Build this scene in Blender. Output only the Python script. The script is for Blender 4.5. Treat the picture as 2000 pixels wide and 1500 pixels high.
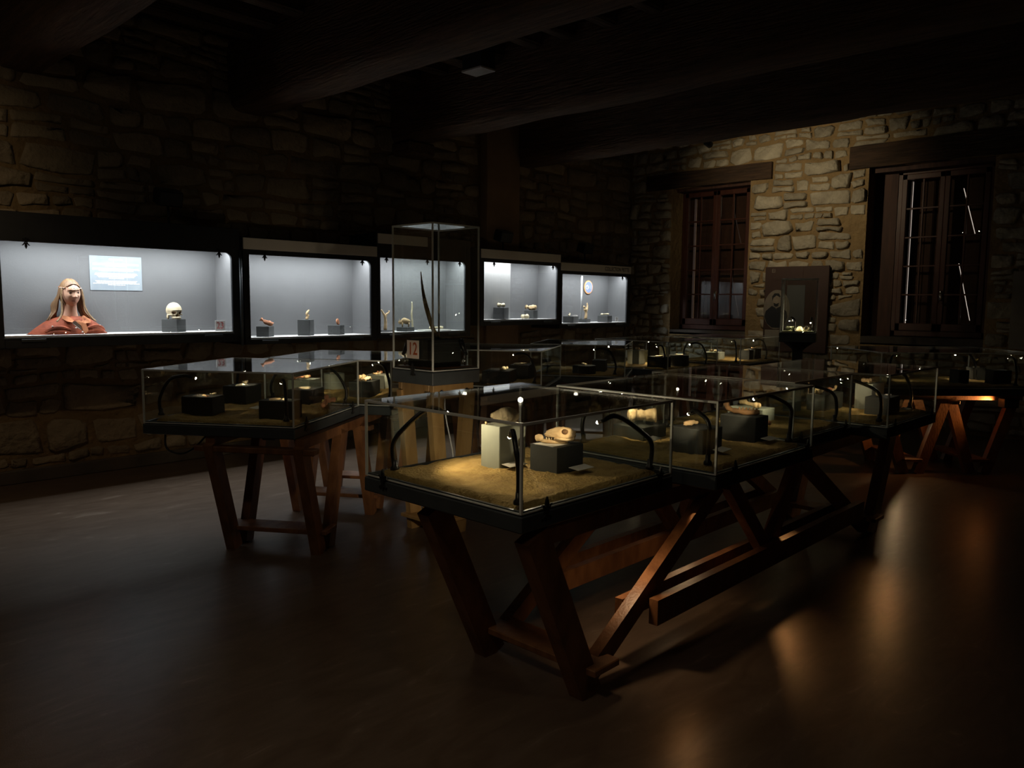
import bpy, bmesh, math, random
from mathutils import Vector, Matrix, noise
from math import sin, cos, pi, radians, sqrt, exp

# ------------------------------------------------------------------ scene, camera, world, exposure
sc = bpy.context.scene
for o in list(bpy.data.objects):
    bpy.data.objects.remove(o, do_unlink=True)
COL = sc.collection
CAM_H = 1.6
FPX, YAW, PITCH, ROLL = 1532.8, 0.75988, 0.10340, -0.0086
fw = Vector((cos(YAW) * cos(PITCH), sin(YAW) * cos(PITCH), -sin(PITCH)))
rt0 = Vector((sin(YAW), -cos(YAW), 0.0))
dn0 = fw.cross(rt0)
CRT = cos(ROLL) * rt0 + sin(ROLL) * dn0
CDN = -sin(ROLL) * rt0 + cos(ROLL) * dn0
cam_d = bpy.data.cameras.new('camera')
cam_d.sensor_width = 36.0
cam_d.lens = FPX / 2000.0 * 36.0
cam_d.clip_start = 0.05
cam = bpy.data.objects.new('camera', cam_d)
COL.objects.link(cam)
mw = Matrix((CRT, -CDN, -fw)).transposed().to_4x4()
mw.translation = Vector((0, 0, CAM_H))
cam.matrix_world = mw
sc.camera = cam

def project(p):
    v = Vector(p) - Vector((0, 0, CAM_H))
    d = v.dot(fw)
    if d < 0.1:
        return None
    return (1000 + FPX * v.dot(CRT) / d, 750 + FPX * v.dot(CDN) / d, d)

world = bpy.data.worlds.new('world')
sc.world = world
world.use_nodes = True
wbg = world.node_tree.nodes['Background']
wbg.inputs[0].default_value = (1.0, 0.86, 0.76, 1)
wbg.inputs[1].default_value = 0.7            # daylight outside, only seen through the shutter gaps
world.cycles.sampling_method = 'NONE'

vs = sc.view_settings
vs.view_transform = 'Standard'
vs.look = 'None'
vs.gamma = 1.0
vs.use_curve_mapping = False
vs.exposure = 0.18
cy = sc.cycles
cy.use_denoising = True
cy.max_bounces = 8
cy.diffuse_bounces = 4
cy.glossy_bounces = 5
cy.transmission_bounces = 4
cy.transparent_max_bounces = 40
cy.caustics_reflective = False
cy.caustics_refractive = False
cy.sample_clamp_indirect = 1.5
cy.use_light_tree = True

random.seed(7)
RND = random.Random(11)

# ------------------------------------------------------------------ materials
MATS = {}

def nodes_of(name):
    m = bpy.data.materials.new(name)
    m.use_nodes = True
    nt = m.node_tree
    return m, nt, nt.nodes['Principled BSDF']

def mat(name, col, rough=0.6, metal=0.0, spec=0.5, var=0.0, scale=8.0, bump=0.0, bscale=60.0, col2=None,
        stretch=(1, 1, 1), objrand=0.0, detail=5.0, coords='Object', bdist=0.01):
    """plain procedural material: noise-mixed colour, optional bump, optional per-object tone"""
    m, nt, b = nodes_of(name)
    N, L = nt.nodes, nt.links
    b.inputs['Roughness'].default_value = rough
    b.inputs['Metallic'].default_value = metal
    b.inputs['Specular IOR Level'].default_value = spec
    tc = N.new('ShaderNodeTexCoord')
    mp = N.new('ShaderNodeMapping')
    mp.inputs['Scale'].default_value = stretch
    L.new(tc.outputs[coords], mp.inputs['Vector'])
    if col2 is None:
        col2 = tuple(max(0, c * (1 - var)) for c in col)
        col = tuple(c * (1 + var * 0.6) for c in col)
    nz = N.new('ShaderNodeTexNoise')
    nz.inputs['Scale'].default_value = scale
    nz.inputs['Detail'].default_value = detail
    L.new(mp.outputs['Vector'], nz.inputs['Vector'])
    rp = N.new('ShaderNodeValToRGB')
    rp.color_ramp.elements[0].position = 0.3
    rp.color_ramp.elements[1].position = 0.7
    rp.color_ramp.elements[0].color = (*col2, 1)
    rp.color_ramp.elements[1].color = (*col, 1)
    L.new(nz.outputs['Fac'], rp.inputs['Fac'])
    out = rp.outputs['Color']
    if objrand > 0:
        oi = N.new('ShaderNodeObjectInfo')
        mr = N.new('ShaderNodeMapRange')
        mr.inputs['To Min'].default_value = 1 - objrand
        mr.inputs['To Max'].default_value = 1 + objrand * 0.6
        L.new(oi.outputs['Random'], mr.inputs['Value'])
        mx = N.new('ShaderNodeMix')
        mx.data_type = 'RGBA'
        mx.blend_type = 'MULTIPLY'
        mx.inputs['Factor'].default_value = 1
        L.new(out, mx.inputs['A'])
        L.new(mr.outputs['Result'], mx.inputs['B'])
        out = mx.outputs['Result']
    L.new(out, b.inputs['Base Color'])
    if bump > 0:
        n2 = N.new('ShaderNodeTexNoise')
        n2.inputs['Scale'].default_value = bscale
        n2.inputs['Detail'].default_value = 6
        L.new(mp.outputs['Vector'], n2.inputs['Vector'])
        bp = N.new('ShaderNodeBump')
        bp.inputs['Strength'].default_value = bump
        bp.inputs['Distance'].default_value = bdist
        L.new(n2.outputs['Fac'], bp.inputs['Height'])
        L.new(bp.outputs['Normal'], b.inputs['Normal'])
    MATS[name] = m
    return m

def emit_mat(name, col, strength):
    m, nt, b = nodes_of(name)
    b.inputs['Base Color'].default_value = (0, 0, 0, 1)
    b.inputs['Emission Color'].default_value = (*col, 1)
    b.inputs['Emission Strength'].default_value = strength
    MATS[name] = m
    return m

def glass_mat(name, tint=(0.955, 0.97, 0.962), rough=0.0, r0=0.04):
    """thin sheet of glass: clear pass-through plus angle-dependent mirror reflection"""
    m = bpy.data.materials.new(name)
    m.use_nodes = True
    nt = m.node_tree
    N, L = nt.nodes, nt.links
    N.clear()
    out = N.new('ShaderNodeOutputMaterial')
    tr = N.new('ShaderNodeBsdfTransparent')
    tr.inputs['Color'].default_value = (*tint, 1)
    gl = N.new('ShaderNodeBsdfGlossy')
    gl.inputs['Roughness'].default_value = rough
    gl.inputs['Color'].default_value = (1, 1, 1, 1)
    lw = N.new('ShaderNodeLayerWeight')
    lw.inputs['Blend'].default_value = 0.5
    pw = N.new('ShaderNodeMath')
    pw.operation = 'POWER'
    pw.inputs[1].default_value = 5.0
    L.new(lw.outputs['Facing'], pw.inputs[0])
    ma = N.new('ShaderNodeMath')
    ma.operation = 'MULTIPLY_ADD'
    ma.inputs[1].default_value = 1.0 - r0
    ma.inputs[2].default_value = r0
    L.new(pw.outputs[0], ma.inputs[0])
    mx = N.new('ShaderNodeMixShader')
    L.new(ma.outputs[0], mx.inputs['Fac'])
    L.new(tr.outputs[0], mx.inputs[1])
    L.new(gl.outputs[0], mx.inputs[2])
    L.new(mx.outputs[0], out.inputs['Surface'])
    MATS[name] = m
    return m

mat('stone', (0.56, 0.51, 0.40), rough=0.92, col2=(0.34, 0.30, 0.225), scale=5, bump=1.0, bscale=16, objrand=0.30, bdist=0.035)
mat('mortar', (0.36, 0.25, 0.12), rough=0.95, col2=(0.25, 0.17, 0.08), scale=3.5, bump=1.0, bscale=14, bdist=0.04)
mat('stone_brown_shaded', (0.36, 0.295, 0.20), rough=0.92, col2=(0.22, 0.175, 0.115), scale=5, bump=1.0, bscale=16, objrand=0.30, bdist=0.035)  # browner stone, darkened further so the left wall's dimness is in the colour
mat('mortar_brown_shaded', (0.24, 0.165, 0.08), rough=0.95, col2=(0.16, 0.108, 0.05), scale=3.5, bump=1.0, bscale=14, bdist=0.04)  # mortar darkened likewise, shade of the left wall put into the colour
mat('plaster', (0.30, 0.20, 0.12), rough=0.9, var=0.2, scale=2.5, bump=0.3, bscale=30)
mat('plinth_stone', (0.10, 0.085, 0.07), rough=0.85, var=0.3, scale=4, bump=0.4, bscale=20)
mat('beam_wood', (0.15, 0.085, 0.05), rough=0.8, col2=(0.06, 0.036, 0.022), scale=4, stretch=(6, 0.6, 6), bump=0.9, bscale=9, bdist=0.03)
mat('joist_wood', (0.11, 0.068, 0.04), rough=0.85, col2=(0.05, 0.032, 0.02), scale=4, stretch=(0.6, 6, 6), bump=0.6, bscale=9, bdist=0.02)
mat('board_wood', (0.06, 0.04, 0.028), rough=0.9, var=0.4, scale=3, stretch=(0.5, 4, 1))
mat('trestle_wood', (0.29, 0.135, 0.058), rough=0.42, col2=(0.145, 0.060, 0.025), scale=5, stretch=(3.0, 3.0, 1.2), bump=0.15, bscale=30, objrand=0.15)
mat('stand_wood', (0.42, 0.27, 0.115), rough=0.45, col2=(0.28, 0.165, 0.06), scale=6, stretch=(3, 3, 0.7), objrand=0.1)
mat('window_wood', (0.095, 0.034, 0.022), rough=0.45, col2=(0.06, 0.02, 0.013), scale=6, stretch=(3, 3, 0.6))
mat('shutter_wood', (0.10, 0.045, 0.03), rough=0.7, col2=(0.05, 0.022, 0.016), scale=5, stretch=(4, 4, 0.5))
mat('lintel_wood', (0.095, 0.055, 0.032), rough=0.85, col2=(0.035, 0.022, 0.014), scale=4, stretch=(4, 0.6, 6), bump=0.8, bscale=8, bdist=0.03)
mat('black_steel', (0.060, 0.072, 0.080), rough=0.42, spec=0.5, var=0.15, scale=12)
mat('case_black', (0.026, 0.029, 0.032), rough=0.5, var=0.2, scale=9)
mat('case_grey', (0.122, 0.124, 0.128), rough=0.85, var=0.06, scale=2.5, bump=0.1, bscale=120)
mat('case_panel', (0.22, 0.22, 0.215), rough=0.85, var=0.05, scale=2.5)
mat('case_floor', (0.80, 0.80, 0.79), rough=0.6, var=0.05)
mat('title_strip', (0.80, 0.77, 0.69), rough=0.7, var=0.08, scale=3)
mat('sand', (0.46, 0.315, 0.105), rough=0.97, col2=(0.29, 0.185, 0.055), scale=14, bump=1.0, bscale=70, bdist=0.014)
mat('block_grey', (0.023, 0.026, 0.024), rough=0.8, var=0.2, scale=10, bump=0.1, bscale=150)
mat('block_pale', (0.27, 0.295, 0.255), rough=0.7, var=0.1, scale=10)
mat('card', (0.62, 0.60, 0.54), rough=0.7, var=0.05)
mat('bone', (0.80, 0.62, 0.36), rough=0.75, col2=(0.58, 0.38, 0.19), scale=30, bump=0.5, bscale=90, objrand=0.15, bdist=0.004)
mat('bone_red', (0.70, 0.32, 0.17), rough=0.75, col2=(0.42, 0.17, 0.09), scale=26, bump=0.5, bscale=90, bdist=0.004)
mat('bone_grey', (0.50, 0.42, 0.27), rough=0.85, col2=(0.24, 0.20, 0.13), scale=28, bump=0.8, bscale=70, bdist=0.006)
mat('bone_dark', (0.24, 0.13, 0.05), rough=0.8, col2=(0.10, 0.05, 0.02), scale=30)
mat('antler_brown', (0.36, 0.29, 0.16), rough=0.7, col2=(0.19, 0.14, 0.075), scale=20, bump=0.4, bscale=60, bdist=0.004)
mat('ivory', (0.82, 0.74, 0.52), rough=0.6, col2=(0.62, 0.52, 0.33), scale=24, bump=0.3, bscale=80, objrand=0.08, bdist=0.003)
mat('skull_bone', (0.86, 0.76, 0.54), rough=0.65, col2=(0.66, 0.55, 0.36), scale=22, bump=0.3, bscale=60, bdist=0.003)
mat('skull_hollow', (0.20, 0.11, 0.05), rough=0.9, var=0.3)
mat('flint', (0.22, 0.20, 0.17), rough=0.45, col2=(0.10, 0.09, 0.08), scale=30, objrand=0.4)
mat('skin', (0.80, 0.49, 0.35), rough=0.5, col2=(0.72, 0.40, 0.27), scale=12)
mat('lips', (0.62, 0.29, 0.22), rough=0.4, var=0.05)
mat('eye_dark', (0.09, 0.055, 0.035), rough=0.5, var=0.2)
mat('hair', (0.25, 0.14, 0.065), rough=0.55, col2=(0.12, 0.065, 0.03), scale=30, stretch=(1, 1, 0.15))
mat('hair_light', (0.44, 0.29, 0.15), rough=0.55, col2=(0.26, 0.16, 0.075), scale=50)
mat('leather', (0.36, 0.074, 0.026), rough=0.8, col2=(0.17, 0.034, 0.014), scale=14, bump=0.5, bscale=40, bdist=0.01)
mat('leather_light', (0.50, 0.18, 0.07), rough=0.8, col2=(0.36, 0.12, 0.045), scale=14)
mat('shell_white', (0.85, 0.82, 0.74), rough=0.35, var=0.05)
mat('info_sheet', (0.27, 0.31, 0.34), rough=0.5, col2=(0.21, 0.25, 0.29), scale=9)
mat('print_white', (0.92, 0.94, 0.94), rough=0.6, var=0.0)
mat('sign_paper', (0.92, 0.80, 0.71), rough=0.6, var=0.03)
mat('sign_grey', (0.52, 0.50, 0.48), rough=0.6, var=0.03)
mat('ink_red', (0.50, 0.11, 0.03), rough=0.6, var=0.05)
mat('ink_plum', (0.25, 0.06, 0.055), rough=0.6, var=0.05)
mat('ink_dark', (0.07, 0.065, 0.06), rough=0.7, var=0.05)
mat('chrome', (0.75, 0.75, 0.75), rough=0.18, metal=1.0)
mat('gooseneck_black', (0.012, 0.012, 0.012), rough=0.33)
mat('cable_black', (0.01, 0.01, 0.01), rough=0.5)
mat('cable_white', (0.6, 0.62, 0.66), rough=0.4)
mat('panel_brown', (0.055, 0.027, 0.019), rough=0.6, var=0.15, scale=3)
mat('panel_pale', (0.30, 0.27, 0.22), rough=0.7, var=0.1)
mat('portrait_pale', (0.22, 0.19, 0.15), rough=0.7, var=0.15, scale=7)
mat('portrait_skin', (0.27, 0.225, 0.17), rough=0.7, var=0.2, scale=20)
mat('portrait_coat', (0.012, 0.013, 0.015), rough=0.6, var=0.1)
mat('disc_blue', (0.20, 0.26, 0.48), rough=0.5, var=0.2)
mat('disc_orange', (0.75, 0.38, 0.16), rough=0.5, var=0.1)
mat('enamel_white', (0.7, 0.71, 0.72), rough=0.4, var=0.03)
mat('clear_rod', (0.75, 0.78, 0.78), rough=0.15, var=0.02)
mat('figurine_green', (0.34, 0.36, 0.20), rough=0.7, var=0.2)
emit_mat('lamp_glow', (1.0, 0.88, 0.66), 90.0)
emit_mat('tube_glow', (0.92, 0.96, 1.0), 3.0)
glass_mat('glass')
glass_mat('glass_front', tint=(0.965, 0.975, 0.975))
glass_mat('window_glass', tint=(0.9, 0.9, 0.88), r0=0.05)
# polished glass edge: a little milky, whitened in place of light carried along it
m, nt, b = nodes_of('glass_edge')
b.inputs['Base Color'].default_value = (0.93, 0.96, 0.92, 1)
b.inputs['Roughness'].default_value = 0.3
b.inputs['Transmission Weight'].default_value = 0.0
b.inputs['Alpha'].default_value = 0.92
MATS['glass_edge'] = m

# floor: dark brown marbled sheet vinyl with a satin finish
m, nt, b = nodes_of('vinyl_floor')
N, L = nt.nodes, nt.links
tc = N.new('ShaderNodeTexCoord')
mp = N.new('ShaderNodeMapping')
mp.inputs['Rotation'].default_value = (0, 0, 0.6)
mp.inputs['Scale'].default_value = (1.0, 3.2, 1.0)
L.new(tc.outputs['Object'], mp.inputs['Vector'])
n1 = N.new('ShaderNodeTexNoise'); n1.inputs['Scale'].default_value = 3.0; n1.inputs['Detail'].default_value = 8
n1.inputs['Roughness'].default_value = 0.65; n1.inputs['Distortion'].default_value = 1.2
L.new(mp.outputs['Vector'], n1.inputs['Vector'])
rp = N.new('ShaderNodeValToRGB')
rp.color_ramp.elements[0].position = 0.30; rp.color_ramp.elements[0].color = (0.100, 0.068, 0.047, 1)
rp.color_ramp.elements[1].position = 0.62; rp.color_ramp.elements[1].color = (0.150, 0.108, 0.078, 1)
e = rp.color_ramp.elements.new(0.72); e.color = (0.23, 0.18, 0.14, 1)
L.new(n1.outputs['Fac'], rp.inputs['Fac'])
L.new(rp.outputs['Color'], b.inputs['Base Color'])
n2 = N.new('ShaderNodeTexNoise'); n2.inputs['Scale'].default_value = 1.2; n2.inputs['Detail'].default_value = 3
L.new(tc.outputs['Object'], n2.inputs['Vector'])
mr = N.new('ShaderNodeMapRange'); mr.inputs['To Min'].default_value = 0.28; mr.inputs['To Max'].default_value = 0.35
L.new(n2.outputs['Fac'], mr.inputs['Value'])
L.new(mr.outputs['Result'], b.inputs['Roughness'])
b.inputs['Specular IOR Level'].default_value = 0.5
n3 = N.new('ShaderNodeTexNoise'); n3.inputs['Scale'].default_value = 160.0
L.new(tc.outputs['Object'], n3.inputs['Vector'])
bp = N.new('ShaderNodeBump'); bp.inputs['Strength'].default_value = 0.12; bp.inputs['Distance'].default_value = 0.003
L.new(n3.outputs['Fac'], bp.inputs['Height'])
L.new(bp.outputs['Normal'], b.inputs['Normal'])
MATS['vinyl_floor'] = m

# ------------------------------------------------------------------ mesh helpers
class MB:
    def __init__(s):
        s.v = []; s.f = []; s.mi = []
    def add(s, verts, faces, M=None, mi=0):
        o = len(s.v)
        for p in verts:
            p = Vector(p)
            s.v.append(tuple(M @ p) if M is not None else tuple(p))
        for f in faces:
            s.f.append(tuple(i + o for i in f)); s.mi.append(mi)
        return s
    def box(s, x0, x1, y0, y1, z0, z1, M=None, mi=0):
        v = [(x0, y0, z0), (x1, y0, z0), (x1, y1, z0), (x0, y1, z0), (x0, y0, z1), (x1, y0, z1), (x1, y1, z1), (x0, y1, z1)]
        f = [(3, 2, 1, 0), (4, 5, 6, 7), (0, 1, 5, 4), (1, 2, 6, 5), (2, 3, 7, 6), (3, 0, 4, 7)]
        return s.add(v, f, M, mi)
    def cbox(s, x0, x1, y0, y1, z0, z1, c=0.004, M=None, mi=0):
        """box with chamfered edges"""
        xs = (x0, x0 + c, x1 - c, x1); ys = (y0, y0 + c, y1 - c, y1); zs = (z0, z0 + c, z1 - c, z1)
        bm = bmesh.new()
        bmesh.ops.create_cube(bm, size=1)
        for vv in bm.verts:
            vv.co = Vector(((x0 + x1) / 2 + vv.co.x * (x1 - x0), (y0 + y1) / 2 + vv.co.y * (y1 - y0), (z0 + z1) / 2 + vv.co.z * (z1 - z0)))
        bmesh.ops.bevel(bm, geom=bm.edges[:], offset=c, segments=1, affect='EDGES')
        bm.verts.index_update()
        s.add([vv.co.copy() for vv in bm.verts], [tuple(q.index for q in ff.verts) for ff in bm.faces], M, mi)
        bm.free()
        return s
    def prism(s, pts, h0, h1, M=None, mi=0):
        """polygon in xy (ccw) extruded along z"""
        n = len(pts)
        v = [(p[0], p[1], h0) for p in pts] + [(p[0], p[1], h1) for p in pts]
        f = [tuple(reversed(range(n))), tuple(range(n, 2 * n))]
        f += [(i, (i + 1) % n, n + (i + 1) % n, n + i) for i in range(n)]
        return s.add(v, f, M, mi)
    def bar(s, a, b, w, t, up=(0, 0, 1), M=None, mi=0):
        """rectangular bar from a to b; w across, t along the third axis"""
        a = Vector(a); b = Vector(b); d = (b - a).normalized()
        u = Vector(up)
        x = d.cross(u)
        if x.length < 1e-4:
            x = d.cross(Vector((1, 0, 0)))
        x.normalize(); y = x.cross(d)
        v = []
        for q in (a, b):
            for sx, sy in ((-1, -1), (1, -1), (1, 1), (-1, 1)):
                v.append(q + x * (sx * w / 2) + y * (sy * t / 2))
        f = [(0, 1, 2, 3), (7, 6, 5, 4), (0, 4, 5, 1), (1, 5, 6, 2), (2, 6, 7, 3), (3, 7, 4, 0)]
        return s.add(v, f, M, mi)
    def tube(s, path, rad, n=10, M=None, mi=0, cap=True):
        path = [Vector(p) for p in path]
        m = len(path)
        if not hasattr(rad, '__len__'):
            rad = [rad] * m
        v = []; f = []
        prev = None
        for i, p in enumerate(path):
            d = (path[min(i + 1, m - 1)] - path[max(i - 1, 0)]).normalized()
            if prev is None:
                a = d.cross(Vector((0, 0, 1)))
                if a.length < 0.05:
                    a = d.cross(Vector((1, 0, 0)))
            else:
                a = prev - d * prev.dot(d)
            a.normalize(); prev = a; bb = d.cross(a)
            for k in range(n):
                t = 2 * pi * k / n
                v.append(p + (a * cos(t) + bb * sin(t)) * rad[i])
        for i in range(m - 1):
            for k in range(n):
                f.append((i * n + k, i * n + (k + 1) % n, (i + 1) * n + (k + 1) % n, (i + 1) * n + k))
        if cap:
            f.append(tuple(reversed(range(n)))); f.append(tuple(range((m - 1) * n, m * n)))
        return s.add(v, f, M, mi)
    def lathe(s, prof, n=20, M=None, mi=0):
        """profile [(r, z)] spun around z"""
        v = []; f = []
        for r, z in prof:
            for k in range(n):
                t = 2 * pi * k / n
                v.append((r * cos(t), r * sin(t), z))
        m = len(prof)
        for i in range(m - 1):
            for k in range(n):
                f.append((i * n + k, i * n + (k + 1) % n, (i + 1) * n + (k + 1) % n, (i + 1) * n + k))
        f.append(tuple(reversed(range(n)))); f.append(tuple(range((m - 1) * n, m * n)))
        return s.add(v, f, M, mi)
    def ball(s, c, r, fn=None, nu=14, nv=9, M=None, mi=0):
        """uv sphere / ellipsoid; fn(p, unit) may move each point"""
        if not hasattr(r, '__len__'):
            r = (r, r, r)
        v = []; f = []
        for j in range(nv + 1):
            th = pi * j / nv
            for k in range(nu):
                ph = 2 * pi * k / nu
                u = Vector((sin(th) * cos(ph), sin(th) * sin(ph), cos(th)))
                p = Vector((u.x * r[0], u.y * r[1], u.z * r[2]))
                if fn:
                    p = fn(p, u)
                v.append(p + Vector(c))
        for j in range(nv):
            for k in range(nu):
                a = j * nu + k; b2 = j * nu + (k + 1) % nu
                c2 = (j + 1) * nu + (k + 1) % nu; d = (j + 1) * nu + k
                if j == 0:
                    f.append((a, d, c2))
                elif j == nv - 1:
                    f.append((a, d, b2))
                else:
                    f.append((a, d, c2, b2))
        return s.add(v, f, M, mi)
    def build(s, name, mats, parent=None, smooth=False, loc=None, rotz=0.0):
        me = bpy.data.meshes.new(name)
        me.from_pydata(s.v, [], s.f)
        if not isinstance(mats, (list, tuple)):
            mats = [mats]
        for q in mats:
            me.materials.append(MATS[q])
        if len(mats) > 1:
            me.polygons.foreach_set('material_index', s.mi)
        if smooth:
            me.polygons.foreach_set('use_smooth', [True] * len(me.polygons))
        me.validate()
        me.update()
        o = bpy.data.objects.new(name, me)
        COL.objects.link(o)
        if parent is not None:
            o.parent = parent
        if loc is not None:
            o.location = loc
        if rotz:
            o.rotation_euler = (0, 0, rotz)
        return o

def link_copy(o, parent, loc=None, rot=None, name=None):
    c = o.copy()
    COL.objects.link(c)
    c.parent = parent
    if loc is not None:
        c.location = loc
    if rot is not None:
        c.rotation_euler = rot
    return c

def tag(o, label, cat, group=None):
    o['label'] = label
    o['category'] = cat
    if group:
        o['group'] = group
    return o

def struct(o, label=None, cat=None):
    o['kind'] = 'structure'
    if label:
        o['label'] = label
    if cat:
        o['category'] = cat
    return o

def empty(name, loc, rotz=0.0, parent=None):
    o = bpy.data.objects.new(name, None)
    COL.objects.link(o)
    o.location = loc
    o.rotation_euler = (0, 0, rotz)
    o.empty_display_size = 0.1
    if parent is not None:
        o.parent = parent
    return o

def aim(o, target):
    """point a light (local -Z) at a target given in the same space as its location"""
    d = Vector(target) - Vector(o.location)
    o.rotation_euler = d.to_track_quat('-Z', 'Y').to_euler()

def spot(name, loc, target, watts, deg, col, parent=None, blend=0.5, size=0.01):
    ld = bpy.data.lights.new(name, 'SPOT')
    ld.energy = watts
    ld.spot_size = radians(deg)
    ld.spot_blend = blend
    ld.color = col
    ld.shadow_soft_size = size
    o = bpy.data.objects.new(name, ld)
    COL.objects.link(o)
    o.location = loc
    if parent is not None:
        o.parent = parent
    aim(o, target)
    return o

def area(name, loc, target, watts, sx, sy, col, parent=None, spread=180):
    ld = bpy.data.lights.new(name, 'AREA')
    ld.shape = 'RECTANGLE'
    ld.size = sx; ld.size_y = sy
    ld.energy = watts
    ld.color = col
    ld.spread = radians(spread)
    o = bpy.data.objects.new(name, ld)
    COL.objects.link(o)
    o.location = loc
    if parent is not None:
        o.parent = parent
    aim(o, target)
    return o

def text(name, body, size, matn, parent, loc, rot, extrude=0.0006, align='CENTER', sx=1.0):
    cu = bpy.data.curves.new(name, 'FONT')
    cu.body = body
    cu.size = size
    cu.extrude = extrude
    cu.align_x = align
    cu.align_y = 'CENTER'
    cu.offset = size * 0.012
    tmp = bpy.data.objects.new('tmp_text', cu)
    COL.objects.link(tmp)
    dg = bpy.context.evaluated_depsgraph_get()
    me = bpy.data.meshes.new_from_object(tmp.evaluated_get(dg))
    bpy.data.objects.remove(tmp)
    bpy.data.curves.remove(cu)
    me.materials.clear()
    me.materials.append(MATS[matn])
    o = bpy.data.objects.new(name, me)
    COL.objects.link(o)
    o.parent = parent
    o.location = loc
    o.rotation_euler = rot
    o.scale = (sx, 1, 1)
    return o

# =================================================================== THE ROOM
YW = 7.74      # left wall face
XW = 11.0      # window wall face
ZC = 4.25      # underside of ceiling boards

fl = MB().box(-3.6, 12.2, -3.9, 8.4, -0.12, 0.0).build('floor', 'vinyl_floor')
struct(fl, 'dark brown marbled sheet floor with a satin sheen', 'floor')

# --- rubble stonework -------------------------------------------------------
def clip(poly, px, py, nx, ny):
    """keep the side where (p - P).n <= 0"""
    out = []
    n = len(poly)
    for i in range(n):
        a = poly[i]; b2 = poly[(i + 1) % n]
        da = (a[0] - px) * nx + (a[1] - py) * ny
        db = (b2[0] - px) * nx + (b2[1] - py) * ny
        if da <= 0:
            out.append(a)
        if (da < 0 < db) or (db < 0 < da):
            t = da / (da - db)
            out.append((a[0] + (b2[0] - a[0]) * t, a[1] + (b2[1] - a[1]) * t))
    return out

def resample(poly, n):
    m = len(poly)
    L = [0]
    for i in range(m):
        a = poly[i]; b2 = poly[(i + 1) % m]
        L.append(L[-1] + math.hypot(b2[0] - a[0], b2[1] - a[1]))
    T = L[-1]
    out = []
    for k in range(n):
        t = T * k / n
        for i in range(m):
            if L[i + 1] >= t:
                q = (t - L[i]) / max(1e-9, L[i + 1] - L[i])
                a = poly[i]; b2 = poly[(i + 1) % m]
                out.append((a[0] + (b2[0] - a[0]) * q, a[1] + (b2[1] - a[1]) * q))
                break
    return out

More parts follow.
